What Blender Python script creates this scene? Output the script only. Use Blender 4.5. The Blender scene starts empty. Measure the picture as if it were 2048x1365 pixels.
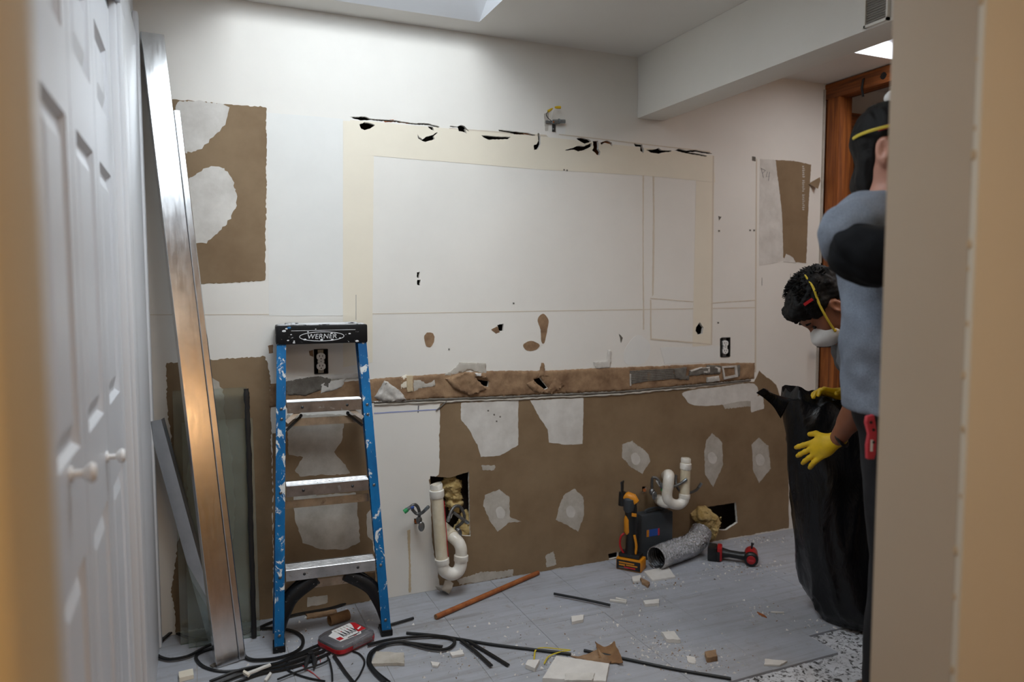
import bpy, bmesh, math, random
import numpy as np
from mathutils import Vector, Matrix, geometry, noise as mnoise

# ------------------------------------------------------------------ camera, light, exposure
SC = bpy.context.scene
COL = SC.collection
F_PX, YAW, PITCH, ROLL = 1467.0, math.radians(23.35), math.radians(4.136), math.radians(-0.134)
EYE = 1.32                      # camera height above the floor
CAM = Vector((0, 0, EYE))
_f = Vector((math.sin(YAW) * math.cos(PITCH), math.cos(YAW) * math.cos(PITCH), -math.sin(PITCH)))
_r = Vector((math.cos(YAW), -math.sin(YAW), 0))
_u = _r.cross(_f)
_c, _s = math.cos(ROLL), math.sin(ROLL)
_r, _u = _c * _r + _s * _u, -_s * _r + _c * _u
cd = bpy.data.cameras.new('camera')
cam = bpy.data.objects.new('camera', cd); COL.objects.link(cam)
cam.matrix_world = Matrix(((_r.x, _u.x, -_f.x, 0), (_r.y, _u.y, -_f.y, 0), (_r.z, _u.z, -_f.z, EYE), (0, 0, 0, 1)))
cd.sensor_width = 36.0; cd.lens = F_PX * 36.0 / 2048.0
cd.clip_start = 0.02
cd.dof.use_dof = True; cd.dof.focus_distance = 2.85; cd.dof.aperture_fstop = 1.9
SC.camera = cam

SC.view_settings.view_transform = 'Standard'; SC.view_settings.look = 'None'
SC.view_settings.gamma = 1.0; SC.view_settings.use_curve_mapping = False
SC.view_settings.exposure = -0.27

wd = bpy.data.worlds.new('overcast_sky'); SC.world = wd; wd.use_nodes = True
wd.node_tree.nodes['Background'].inputs[0].default_value = (0.80, 0.90, 1.0, 1)
wd.node_tree.nodes['Background'].inputs[1].default_value = 1.0

D, CZ = 3.006, 2.40             # back wall plane, ceiling height
XL, XR = -0.17, 3.12            # left wall plane, right wall plane
SKY1 = (0.18, 1.097, 1.40, 2.87)   # x0, x1, y0, y1 of the skylight opening over the kitchen
SKY2 = (2.83, 3.085, 1.00, 2.56)   # second skylight beyond the beam
WELL1, WELL2 = 0.55, 0.10
TOP1 = (0.20, 1.077, 0.90, 1.98)      # the well leans back to the roof opening
TOP2 = SKY2

def area_light(name, loc, sx, sy, energy, color, rot=(0, 0, 0)):
    l = bpy.data.lights.new(name, 'AREA'); l.shape = 'RECTANGLE'; l.size = sx; l.size_y = sy
    l.energy = energy; l.color = color
    o = bpy.data.objects.new(name, l); o.location = loc; o.rotation_euler = rot; COL.objects.link(o)
    return o
area_light('skylight_daylight', ((TOP1[0] + TOP1[1]) / 2, (TOP1[2] + TOP1[3]) / 2, CZ + WELL1 - 0.02),
           TOP1[1] - TOP1[0] - .02, TOP1[3] - TOP1[2] - .02, 50, (0.88, 0.95, 1.0))
area_light('far_skylight_daylight', ((SKY2[0] + SKY2[1]) / 2, (SKY2[2] + SKY2[3]) / 2, CZ + WELL2 - 0.02),
           SKY2[1] - SKY2[0] - .02, SKY2[3] - SKY2[2] - .02, 14, (0.96, 0.96, 1.0))

# ------------------------------------------------------------------ measuring helpers
def ray(x, y):
    return _f + _r * ((x - 1024) / F_PX) - _u * ((y - 682.5) / F_PX)
def on(x, y, axis, val):
    d = ray(x, y); return CAM + d * ((val - CAM[axis]) / d[axis])
def wl(x, y, off=0.0):
    return on(x, y, 1, D - off)
def fl(x, y, z=0.0):
    return on(x, y, 2, z)
def dp(x, y, depth):
    return CAM + ray(x, y) * depth
def onp(x, y, p, n):
    d = ray(x, y); return CAM + d * ((p - CAM).dot(n) / d.dot(n))

# ------------------------------------------------------------------ materials
MATS = {}
def new_mat(name):
    m = bpy.data.materials.new(name); m.use_nodes = True
    nt = m.node_tree; b = nt.nodes['Principled BSDF']
    MATS[name] = m
    return m, nt, b
def rgb(h):
    h = h.lstrip('#'); v = [int(h[i:i + 2], 16) / 255 for i in (0, 2, 4)]
    return tuple(c / 12.92 if c <= .04045 else ((c + .055) / 1.055) ** 2.4 for c in v) + (1,)
def tex(nt, scale, detail=4, rough=.6, vec=None, dist=0.0):
    n = nt.nodes.new('ShaderNodeTexNoise'); n.inputs['Scale'].default_value = scale
    n.inputs['Detail'].default_value = detail; n.inputs['Roughness'].default_value = rough
    n.inputs['Distortion'].default_value = dist
    if vec: nt.links.new(vec, n.inputs['Vector'])
    return n
def coord(nt, scale=(1, 1, 1), kind='Object'):
    t = nt.nodes.new('ShaderNodeTexCoord'); mp = nt.nodes.new('ShaderNodeMapping')
    mp.inputs['Scale'].default_value = scale
    nt.links.new(t.outputs[kind], mp.inputs['Vector']); return mp.outputs['Vector']
def ramp(nt, src, stops):
    r = nt.nodes.new('ShaderNodeValToRGB'); e = r.color_ramp.elements
    while len(e) < len(stops): e.new(0.5)
    for el, (p, c) in zip(e, stops): el.position = p; el.color = c
    nt.links.new(src, r.inputs['Fac']); return r.outputs['Color']
def mixc(nt, fac, a, b, mode='MIX'):
    n = nt.nodes.new('ShaderNodeMix'); n.data_type = 'RGBA'; n.blend_type = mode
    for sock, v in ((n.inputs[0], fac), (n.inputs[6], a), (n.inputs[7], b)):
        if isinstance(v, bpy.types.NodeSocket): nt.links.new(v, sock)
        else: sock.default_value = v
    return n.outputs[2]
def bump(nt, b, h, strength=.2, dist=.002):
    n = nt.nodes.new('ShaderNodeBump'); n.inputs['Strength'].default_value = strength
    n.inputs['Distance'].default_value = dist
    nt.links.new(h, n.inputs['Height']); nt.links.new(n.outputs['Normal'], b.inputs['Normal'])
def simple(name, col, rough=.6, metal=0.0, var=.12, vscale=8, bstr=0.0, bscale=60, spec=.5, vcol=None):
    m, nt, b = new_mat(name)
    c = rgb(col) if isinstance(col, str) else col
    v = coord(nt)
    if vcol is None: vcol = tuple(x * (1 - var) for x in c[:3]) + (1,)
    else: vcol = rgb(vcol)
    n = tex(nt, vscale, 5, .65, v)
    nt.links.new(ramp(nt, n.outputs['Fac'], [(.35, c), (.68, vcol)]), b.inputs['Base Color'])
    b.inputs['Roughness'].default_value = rough; b.inputs['Metallic'].default_value = metal
    b.inputs['Specular IOR Level'].default_value = spec
    if bstr: bump(nt, b, tex(nt, bscale, 6, .7, v).outputs['Fac'], bstr, .003)
    return m
def splatter(name, base, rough, metal, paint, scale, lo, hi, stretch=(1, 1, 1), base2=None):
    """a base finish with dried paint / dirt flecks on it"""
    m, nt, b = new_mat(name)
    v = coord(nt, stretch)
    n = tex(nt, scale, 6, .7, v, .6)
    f = ramp(nt, n.outputs['Fac'], [(lo, (0, 0, 0, 1)), (hi, (1, 1, 1, 1))])
    c0 = rgb(base); c1 = rgb(base2) if base2 else tuple(x * .75 for x in c0[:3]) + (1,)
    n2 = tex(nt, scale * .35, 4, .6, v)
    basec = ramp(nt, n2.outputs['Fac'], [(.35, c0), (.7, c1)])
    nt.links.new(mixc(nt, f, basec, rgb(paint)), b.inputs['Base Color'])
    b.inputs['Roughness'].default_value = rough; b.inputs['Specular IOR Level'].default_value = .3
    if metal:
        inv = nt.nodes.new('ShaderNodeMath'); inv.operation = 'SUBTRACT'; inv.inputs[0].default_value = metal
        nt.links.new(f, inv.inputs[1]); inv.use_clamp = True
        nt.links.new(inv.outputs[0], b.inputs['Metallic'])
    return m

simple('wall_paint', '#e6e2da', .55, var=.05, vscale=2.5, bstr=.06, bscale=120)
simple('seam', '#d3c7b4', .6, var=.06)
simple('paint_cream', '#e6ddca', .55, var=.05, vscale=3, bstr=.06, bscale=120)
simple('paint_pale', '#e3e2dd', .5, var=.05, vscale=4, bstr=.05)
simple('ceiling_paint', '#e8e5df', .8, var=.03, vscale=2, bstr=.05, bscale=200)
simple('beam_paint', '#ebe8e0', .6, var=.03, vscale=3, bstr=.04, bscale=150)
simple('kraft_paper', '#8c765a', .8, vcol='#796247', vscale=3.2, bstr=.12, bscale=45)
simple('torn_paper', '#a08263', .9, vcol='#745840', vscale=14, bstr=.6, bscale=40)
simple('compound', '#d9d5ce', .85, vcol='#c3beb6', vscale=9, bstr=.2, bscale=35)
simple('compound_thin', '#c2bcb2', .85, vcol='#a79f92', vscale=12, bstr=.15, bscale=40)
simple('thinset_grey', '#77726a', .95, vcol='#5d574f', vscale=30, bstr=.6, bscale=70)
simple('thinset_white', '#cfcac3', .95, vcol='#aaa59d', vscale=25, bstr=.9, bscale=45)
simple('gypsum', '#dcd8d2', .9, var=.12, vscale=18, bstr=.4, bscale=50)
simple('stain', '#cdb896', .7, var=.15, vscale=10)
simple('pencil', '#6b6a6e', .8)
simple('chalk_blue', '#9aa0c4', .8)
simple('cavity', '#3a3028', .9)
simple('wall_cream', '#d9c294', .6, var=.04, vscale=2, bstr=.04, bscale=150)
simple('wall_cream_pale', '#dfdccf', .6, var=.04, vscale=2, bstr=.05, bscale=100)
simple('wall_tan', '#bfb3a0', .65, var=.05, vscale=2, bstr=.05, bscale=100)
simple('door_white', '#dadde2', .38, var=.03, vscale=2)
simple('trim_white', '#dddfe2', .4, var=.03, vscale=2)
simple('knob_white', '#efefef', .2, var=.02)
simple('hall_floor', '#5b4030', .5, vcol='#43291c', vscale=6)
simple('slab', '#8d8b88', .9, vcol='#6c6a68', vscale=20, bstr=.5, bscale=60)
simple('black_rubber', '#141618', .45, var=.3, vscale=40)
simple('black_plastic', '#17191b', .4, var=.3, vscale=20, bstr=.05)
simple('dark_grey_plastic', '#3d4247', .5, var=.2, vscale=12)
simple('yellow_plastic', '#d78a14', .42, var=.12, vscale=15)
simple('yellow_vinyl', '#e0b81c', .4, var=.2, vscale=20)
simple('yellow_strap', '#cbb534', .55, var=.1)
simple('red_plastic', '#b01a20', .35, var=.2, vscale=12)
simple('pink_red', '#c63542', .4, var=.2, vscale=20)
simple('pvc', '#e2d8c2', .32, vcol='#cdbd9a', vscale=11)
simple('pvc_white', '#ece9e2', .28, vcol='#d8d0c0', vscale=14)
simple('brushed_grey', '#8f9092', .38, metal=.9, var=.25, vscale=60)
simple('braid', '#7c7b79', .45, metal=.7, var=.5, vscale=260)
simple('zinc', '#9aa2a6', .35, metal=.9, var=.25, vscale=40)
simple('dark_metal', '#4a4b4d', .45, metal=.8, var=.2, vscale=30)
simple('copper', '#9a5a30', .5, metal=.7, var=.3, vscale=30)
simple('outlet_white', '#e9e9e6', .35, var=.03)
simple('box_black', '#141210', .7)
simple('blue_print', '#2d55a8', .5)
simple('green_print', '#2f9a5a', .5)
simple('red_print', '#c3212b', .45)
simple('white_print', '#eceae8', .5)
simple('ink_black', '#1a1b1e', .5)
simple('paint_white', '#e2e3e4', .7, var=.1, vscale=40)
simple('cardboard', '#8f6d49', .85, vcol='#77563a', vscale=15, bstr=.1)
simple('rod_wood', '#a9632f', .55, vcol='#83441f', vscale=30, bstr=.1)
simple('insulation', '#cbb27c', 1.0, vcol='#9a7f48', vscale=25, bstr=1.0, bscale=60)
simple('skin_tan', '#8f5a40', .5, var=.15, vscale=14, bstr=.03)
simple('skin_fair', '#b98672', .5, var=.12, vscale=14)
simple('hair_black', '#0b0a0b', .62, var=.3, vscale=120, bstr=.5, bscale=160, spec=.25)
simple('eye_dark', '#151010', .15)
simple('mask_white', '#dcdad6', .85, var=.06, vscale=30)
simple('sleeve_black', '#0c0f14', .85, spec=.2, var=.3, vscale=30, bstr=.15, bscale=90)
simple('trousers_black', '#14161b', .85, var=.3, vscale=20, bstr=.2, bscale=60)
simple('glass_lens', '#b8c0c4', .1)
simple('bag_inside', '#131416', .5)
simple('wire_red', '#c9383b', .5)
simple('sheathing', '#6a4426', .9, vcol='#4a2c17', vscale=5, bstr=.2)
simple('label_red_faded', '#7d2a22', .7, var=.25, vscale=30)
simple('grille', '#a9a59d', .6, var=.2, vscale=70)
simple('lamp_trim', '#eeeeee', .4)

def fabric(name, c1, c2):
    m, nt, b = new_mat(name)
    v = coord(nt); n = tex(nt, 420, 3, .8, v); n2 = tex(nt, 6, 3, .6, v)
    a = ramp(nt, n.outputs['Fac'], [(.35, rgb(c1)), (.65, rgb(c2))])
    k = ramp(nt, n2.outputs['Fac'], [(.3, (1, 1, 1, 1)), (.75, (.8, .8, .82, 1))])
    nt.links.new(mixc(nt, 1.0, a, k, 'MULTIPLY'), b.inputs['Base Color'])
    b.inputs['Roughness'].default_value = .95; b.inputs['Specular IOR Level'].default_value = .15
    bump(nt, b, n.outputs['Fac'], .3, .001)
fabric('shirt_heather', '#8d95a1', '#656d79')
fabric('shirt_grey', '#737577', '#5f6163')

splatter('ladder_blue', '#0f6ea8', .4, 0, '#d5d8d6', 30, .565, .60, (1, 1, .55), '#0c5488')
splatter('ladder_blue_clean', '#0f639c', .4, 0, '#cfd3d2', 40, .69, .71, (1, 1, .5), '#0a4675')
splatter('ladder_black', '#131417', .45, 0, '#d9dadb', 55, .66, .69)
splatter('cap_top', '#1b1c1f', .45, 0, '#d2d3d5', 34, .43, .50, (.6, 1.5, 1))
splatter('step_metal', '#c3c4c5', .33, .95, '#8b8478', 45, .60, .68, (1, 1, 1), '#9a9b9c')
splatter('hall_wood', '#6b4a34', .5, 0, '#3b271b', 12, .6, .7, (1, 8, 1))

def wood(name, c1, c2, c3, axis=2):
    m, nt, b = new_mat(name)
    s = [26, 26, 26]; s[axis] = 1.6
    v = coord(nt, tuple(s)); n = tex(nt, 1.6, 6, .6, v, .8)
    nt.links.new(ramp(nt, n.outputs['Fac'], [(.3, rgb(c1)), (.5, rgb(c2)), (.72, rgb(c3))]), b.inputs['Base Color'])
    b.inputs['Roughness'].default_value = .7
    bump(nt, b, n.outputs['Fac'], .2, .003)
wood('stud_wood', '#b0672a', '#8d4d1c', '#5a2f12')
wood('stud_wood_flat', '#a85f26', '#82471b', '#502a11', 1)
wood('stud_wood_x', '#a45b22', '#7f451a', '#4d2810', 0)

def tile_mat():
    m, nt, b = new_mat('floor_tile')
    v = coord(nt, (1.2, 16, 1)); n = tex(nt, 2.0, 6, .65, v, .7)
    v2 = coord(nt); n2 = tex(nt, 3.0, 4, .6, v2); n3 = tex(nt, 26, 6, .75, v2)
    a = ramp(nt, n.outputs['Fac'], [(.3, rgb('#b0b4bd')), (.55, rgb('#a6a9b0')), (.75, rgb('#949495'))])
    d = ramp(nt, n2.outputs['Fac'], [(.4, (1, 1, 1, 1)), (.8, (.80, .78, .75, 1))])
    c = mixc(nt, 1.0, a, d, 'MULTIPLY')
    dust = ramp(nt, n3.outputs['Fac'], [(.56, (0, 0, 0, 1)), (.74, (.7, .7, .7, 1))])
    nt.links.new(mixc(nt, dust, c, rgb('#8d857b')), b.inputs['Base Color'])
    nt.links.new(ramp(nt, n2.outputs['Fac'], [(.3, (.40, .40, .40, 1)), (.7, (.6, .6, .6, 1))]), b.inputs['Roughness'])
    bump(nt, b, n.outputs['Fac'], .05, .002)
tile_mat()
def concrete_mat():
    m, nt, b = new_mat('speckled_slab')
    v = coord(nt); n = tex(nt, 55, 3, .6, v, .8); n2 = tex(nt, 9, 4, .6, v)
    a = ramp(nt, n.outputs['Fac'], [(.36, rgb('#2f2e2d')), (.42, rgb('#8b8a8c')), (.5, rgb('#cfd0d4'))])
    d = ramp(nt, n2.outputs['Fac'], [(.35, (1, 1, 1, 1)), (.75, (.7, .69, .68, 1))])
    nt.links.new(mixc(nt, 1.0, a, d, 'MULTIPLY'), b.inputs['Base Color'])
    b.inputs['Roughness'].default_value = .9; bump(nt, b, n.outputs['Fac'], .6, .004)
concrete_mat()
def metal_stud_mat():
    m, nt, b = new_mat('galvanised')
    v = coord(nt, (30, 30, 1.2)); n = tex(nt, 3, 4, .6, v)
    v2 = coord(nt); n2 = tex(nt, 20, 5, .7, v2)
    b.inputs['Metallic'].default_value = 1.0
    nt.links.new(ramp(nt, n2.outputs['Fac'], [(.3, rgb('#d8d9db')), (.75, rgb('#c6c8ca'))]), b.inputs['Base Color'])
    nt.links.new(ramp(nt, n.outputs['Fac'], [(.3, (.17, .17, .17, 1)), (.7, (.24, .24, .24, 1))]), b.inputs['Roughness'])
    bump(nt, b, n2.outputs['Fac'], .02, .0006)
metal_stud_mat()
def foil_mat():
    m, nt, b = new_mat('foil')
    v = coord(nt); n = tex(nt, 70, 5, .7, v, .5)
    b.inputs['Metallic'].default_value = 1.0; b.inputs['Base Color'].default_value = rgb('#c8c8ca')
    b.inputs['Roughness'].default_value = .2; bump(nt, b, n.outputs['Fac'], 1.0, .01)
foil_mat()
def bag_mat():
    m, nt, b = new_mat('bag_plastic')
    v = coord(nt, (1, 1, .45)); n = tex(nt, 13, 6, .6, v, 1.4)
    b.inputs['Base Color'].default_value = (.006, .0065, .008, 1); b.inputs['Roughness'].default_value = .25
    b.inputs['Specular IOR Level'].default_value = .35
    bump(nt, b, n.outputs['Fac'], .4, .02)
bag_mat()
def glass_mat(name, tint, alpha, dcol='#a9b0a4'):
    m, nt, b = new_mat(name)
    nt.nodes.remove(b); out = nt.nodes['Material Output']
    tr = nt.nodes.new('ShaderNodeBsdfTransparent'); tr.inputs[0].default_value = tint
    gl = nt.nodes.new('ShaderNodeBsdfGlossy'); gl.inputs['Roughness'].default_value = .08
    fr = nt.nodes.new('ShaderNodeFresnel'); fr.inputs['IOR'].default_value = 1.5
    df = nt.nodes.new('ShaderNodeBsdfDiffuse'); df.inputs[0].default_value = rgb(dcol)
    n = tex(nt, 5, 5, .65, coord(nt)); mn = nt.nodes.new('ShaderNodeMath'); mn.operation = 'MULTIPLY'
    nt.links.new(n.outputs['Fac'], mn.inputs[0]); mn.inputs[1].default_value = alpha
    m1 = nt.nodes.new('ShaderNodeMixShader'); m2 = nt.nodes.new('ShaderNodeMixShader')
    nt.links.new(mn.outputs[0], m1.inputs[0]); nt.links.new(tr.outputs[0], m1.inputs[1]); nt.links.new(df.outputs[0], m1.inputs[2])
    nt.links.new(fr.outputs[0], m2.inputs[0]); nt.links.new(m1.outputs[0], m2.inputs[1]); nt.links.new(gl.outputs[0], m2.inputs[2])
    nt.links.new(m2.outputs[0], out.inputs['Surface'])
    return m
glass_mat('sheet_glass', (.91, .95, .93, 1), .26, '#b3b8b0')
glass_mat('lid_clear', (.85, .85, .87, 1), .75, '#a09da2')
glass_mat('pane_glass', (.97, .98, 1, 1), .0)
simple('glass_edge', '#5f7d70', .15, var=.2)
def emit_mat(name, col, strength):
    m, nt, b = new_mat(name)
    b.inputs['Emission Color'].default_value = col; b.inputs['Emission Strength'].default_value = strength
emit_mat('bulb', (1, .66, .36, 1), 25)
emit_mat('sconce_glow', (1, .60, .30, 1), 60)

# ------------------------------------------------------------------ mesh helpers
def frame_from(d, up=Vector((0, 0, 1))):
    d = d.normalized()
    if abs(d.dot(up)) > .98: up = Vector((0, 1, 0))
    s = d.cross(up).normalized(); t = s.cross(d).normalized()
    return s, t, d
def wloc(o):
    v = Vector((0, 0, 0))
    while o is not None: v += o.location; o = o.parent
    return v
def V3(a): return Vector(a)

class MB:
    def __init__(s): s.v = []; s.f = []; s.sm = False
    def add(s, vs, fs):
        b = len(s.v); s.v += [Vector(v) for v in vs]; s.f += [tuple(i + b for i in f) for f in fs]; return s
    def box(s, lo, hi, M=None):
        x0, y0, z0 = lo; x1, y1, z1 = hi
        vs = [(x0, y0, z0), (x1, y0, z0), (x1, y1, z0), (x0, y1, z0), (x0, y0, z1), (x1, y0, z1), (x1, y1, z1), (x0, y1, z1)]
        if M: vs = [M @ Vector(v) for v in vs]
        return s.add(vs, [(0, 3, 2, 1), (4, 5, 6, 7), (0, 1, 5, 4), (1, 2, 6, 5), (2, 3, 7, 6), (3, 0, 4, 7)])
    def beam(s, a, b, w, h, up=Vector((0, 0, 1)), w2=None, h2=None):
        a, b = V3(a), V3(b); x, y, z = frame_from(b - a, up); w2 = w if w2 is None else w2; h2 = h if h2 is None else h2
        vs = []
        for p, ww, hh in ((a, w, h), (b, w2, h2)):
            vs += [p - x * ww / 2 - y * hh / 2, p + x * ww / 2 - y * hh / 2, p + x * ww / 2 + y * hh / 2, p - x * ww / 2 + y * hh / 2]
        return s.add(vs, [(3, 2, 1, 0), (4, 5, 6, 7), (0, 1, 5, 4), (1, 2, 6, 5), (2, 3, 7, 6), (3, 0, 4, 7)])
    def profile(s, a, b, prof, up=Vector((0, 0, 1)), x=None, y=None):
        """extrude closed 2D profile (in frame x,y) from a to b"""
        a, b = V3(a), V3(b)
        if x is None: x, y, _ = frame_from(b - a, up)
        n = len(prof); vs = [a + x * p[0] + y * p[1] for p in prof] + [b + x * p[0] + y * p[1] for p in prof]
        tri = geometry.tessellate_polygon([[Vector((p[0], p[1], 0)) for p in prof]])
        fs = [(i, (i + 1) % n, n + (i + 1) % n, n + i) for i in range(n)]
        fs += [tuple(reversed(t)) for t in tri] + [tuple(n + i for i in t) for t in tri]
        return s.add(vs, fs)
    def tube(s, path, rad, seg=10, cap=True, sq=1.0, up=Vector((0, 0, 1)), close=False):
        path = [V3(p) for p in path]; n = len(path)
        rads = rad if isinstance(rad, (list, tuple)) else [rad] * n
        vs = []; prev = None
        for i, p in enumerate(path):
            d = (path[min(i + 1, n - 1)] - path[max(i - 1, 0)])
            if d.length < 1e-9: d = Vector((0, 0, 1))
            d.normalize()
            if prev is None:
                x, y, _ = frame_from(d, up)
            else:
                y = prev - d * prev.dot(d)
                if y.length < 1e-6: x, y, _ = frame_from(d, up)
                y.normalize(); x = d.cross(y)
            prev = y
            for k in range(seg):
                a = 2 * math.pi * k / seg
                vs.append(p + (x * math.cos(a) + y * math.sin(a) * sq) * rads[i])
        fs = []
        for i in range(n - 1):
            for k in range(seg):
                k2 = (k + 1) % seg
                fs.append((i * seg + k, i * seg + k2, (i + 1) * seg + k2, (i + 1) * seg + k))
        if cap: fs += [tuple(reversed(range(seg))), tuple((n - 1) * seg + k for k in range(seg))]
        return s.add(vs, fs)
    def cyl(s, a, b, r, seg=16, r2=None): return s.tube([a, b], [r, r if r2 is None else r2], seg)
    def ribbon(s, path, w, h):
        """flat strip lying on the floor"""
        path = [V3(p) for p in path]; n = len(path); vs = []
        for i, p in enumerate(path):
            d = path[min(i + 1, n - 1)] - path[max(i - 1, 0)]; d.z = 0
            if d.length < 1e-9: d = Vector((1, 0, 0))
            d.normalize(); x = Vector((d.y, -d.x, 0)) * (w / 2)
            q = Vector((0, 0, h))
            vs += [p - x, p - x * .8 + q, p + x * .8 + q, p + x]
        fs = []
        for i in range(n - 1):
            for k in range(4):
                k2 = (k + 1) % 4; fs.append((i * 4 + k, (i + 1) * 4 + k, (i + 1) * 4 + k2, i * 4 + k2))
        fs += [(0, 1, 2, 3), ((n - 1) * 4 + 3, (n - 1) * 4 + 2, (n - 1) * 4 + 1, (n - 1) * 4)]
        return s.add(vs, fs)
    def sphere(s, c, r, seg=12, rings=8, sc=(1, 1, 1), M=None):
        c = V3(c); vs = []; fs = []
        for i in range(rings + 1):
            th = math.pi * i / rings
            for k in range(seg):
                a = 2 * math.pi * k / seg
                p = Vector((math.sin(th) * math.cos(a) * sc[0], math.sin(th) * math.sin(a) * sc[1], math.cos(th) * sc[2])) * r
                vs.append(c + (M @ p if M else p))
        for i in range(rings):
            for k in range(seg):
                k2 = (k + 1) % seg; fs.append((i * seg + k, (i + 1) * seg + k, (i + 1) * seg + k2, i * seg + k2))
        return s.add(vs, fs)
    def build(s, name, mat, parent=None, smooth=False, bevel=0.0, seg=2, ang=40):
        return mesh_obj(name, s.v, s.f, mat, parent, smooth, bevel, seg, ang)

def mesh_obj(name, v, f, mat, parent=None, smooth=False, bevel=0.0, seg=2, ang=40, origin=None):
    v = [Vector(p) for p in v]
    if parent is not None: o0 = wloc(parent)
    elif origin is not None: o0 = V3(origin)
    else:
        xs = [p.x for p in v]; ys = [p.y for p in v]; zs = [p.z for p in v]
        o0 = Vector(((min(xs) + max(xs)) / 2, (min(ys) + max(ys)) / 2, min(zs)))
    me = bpy.data.meshes.new(name)
    me.from_pydata([p - o0 for p in v], [], f); me.validate()
    bm = bmesh.new(); bm.from_mesh(me)
    bmesh.ops.remove_doubles(bm, verts=bm.verts, dist=1e-6)
    bmesh.ops.recalc_face_normals(bm, faces=bm.faces)
    if bevel:
        es = [e for e in bm.edges if len(e.link_faces) == 2 and e.calc_face_angle(0) > math.radians(35)]
        bmesh.ops.bevel(bm, geom=es, offset=bevel, segments=seg, profile=.6, affect='EDGES', clamp_overlap=True)
        smooth = True
    bm.to_mesh(me); bm.free()
    if smooth:
        me.polygons.foreach_set('use_smooth', [True] * len(me.polygons))
        me.set_sharp_from_angle(angle=math.radians(ang))
    o = bpy.data.objects.new(name, me); COL.objects.link(o)
    me.materials.append(MATS[mat])
    if parent is not None: o.parent = parent; o.location = (0, 0, 0)
    else: o.location = o0
    return o
def thing(name, loc, label, cat, group=None):
    o = bpy.data.objects.new(name, None); COL.objects.link(o); o.location = loc; o.empty_display_size = .05
    o['label'] = label; o['category'] = cat
    if group: o['group'] = group
    return o
def tag(o, label, cat, group=None, kind=None):
    o['label'] = label; o['category'] = cat
    if group: o['group'] = group
    if kind: o['kind'] = kind
    return o
def struct(o, label=None):
    o['kind'] = 'structure'
    if label: o['label'] = label
    return o
def catmull(pts, n=8):
    pts = [V3(p) for p in pts]
    if len(pts) < 3: return pts
    out = []
    P = [pts[0] * 2 - pts[1]] + pts + [pts[-1] * 2 - pts[-2]]
    for i in range(1, len(P) - 2):
        a, b, c, d = P[i - 1], P[i], P[i + 1], P[i + 2]
        for k in range(n):
            t = k / n
            out.append(.5 * ((2 * b) + (c - a) * t + (2 * a - 5 * b + 4 * c - d) * t * t + (3 * b - a - 3 * c + d) * t ** 3))
    out.append(pts[-1]); return out
def text_mesh(body, size, extrude, M, name, mat, parent, shear=0.0, spacing=1.0):
    cu = bpy.data.curves.new('t', 'FONT'); cu.body = body; cu.size = size; cu.extrude = extrude
    cu.align_x = 'CENTER'; cu.align_y = 'CENTER'; cu.shear = shear; cu.space_character = spacing
    ob = bpy.data.objects.new('t', cu); COL.objects.link(ob)
    dg = bpy.context.evaluated_depsgraph_get(); me = bpy.data.meshes.new_from_object(ob.evaluated_get(dg))
    v = [M @ x.co for x in me.vertices]; f = [tuple(p.vertices) for p in me.polygons]
    bpy.data.objects.remove(ob); bpy.data.curves.remove(cu); bpy.data.meshes.remove(me)
    return mesh_obj(name, v, f, mat, parent)

def rough_loop(loop, step, amp, seed=0):
    """loop of (x,z): subdivided and jittered into a torn edge"""
    if amp <= 0: return [tuple(p) for p in loop]
    rnd = random.Random(seed); out = []
    n = len(loop)
    for i in range(n):
        a, b = Vector(loop[i]), Vector(loop[(i + 1) % n]); L = (b - a).length; k = max(1, int(L / step))
        for j in range(k):
            p = a.lerp(b, j / k)
            q = mnoise.noise((p.x * 14 + seed, p.y * 14, seed * 1.7)) * amp * 1.4
            out.append((p.x + rnd.uniform(-amp, amp) + q, p.y + rnd.uniform(-amp, amp) + q))
    return out
def smooth_loop(loop, n=5):
    pts = [Vector((p[0], p[1], 0)) for p in loop]; m = len(pts); out = []
    for i in range(m):
        a, b, c, d = pts[i - 1], pts[i], pts[(i + 1) % m], pts[(i + 2) % m]
        for k in range(n):
            t = k / n
            q = .5 * ((2 * b) + (c - a) * t + (2 * a - 5 * b + 4 * c - d) * t * t + (3 * b - a - 3 * c + d) * t ** 3)
            out.append((q.x, q.y))
    return out
def wpx(pts): return [(wl(*p).x, wl(*p).z) for p in pts]
def cdt(loop, holes=(), grid=0.0):
    vs = []; es = []
    for lp in [loop] + list(holes):
        b = len(vs); n = len(lp); vs += [Vector(p) for p in lp]; es += [(b + i, b + (i + 1) % n) for i in range(n)]
    if grid:
        xs = [p[0] for p in loop]; zs = [p[1] for p in loop]; rnd = random.Random(5)
        x = min(xs)
        while x < max(xs):
            z = min(zs)
            while z < max(zs):
                vs.append(Vector((x + rnd.uniform(-.3, .3) * grid, z + rnd.uniform(-.3, .3) * grid))); z += grid
            x += grid
    r = geometry.delaunay_2d_cdt(vs, es, [], 1, 1e-6)
    pts = [(p.x, p.y) for p in r[0]]; tris = [tuple(f) for f in r[2]]
    for h in holes:
        x0, x1 = min(p[0] for p in h), max(p[0] for p in h); z0, z1 = min(p[1] for p in h), max(p[1] for p in h)
        keep = []
        for t in tris:
            cx = sum(pts[i][0] for i in t) / 3; cz = sum(pts[i][1] for i in t) / 3
            if x0 < cx < x1 and z0 < cz < z1:
                ins = False; n = len(h)
                for i in range(n):
                    (xa, za), (xb, zb) = h[i], h[(i + 1) % n]
                    if (za > cz) != (zb > cz) and cx < (xb - xa) * (cz - za) / (zb - za) + xa: ins = not ins
                if ins: continue
            keep.append(t)
        tris = keep
    return pts, tris
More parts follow.
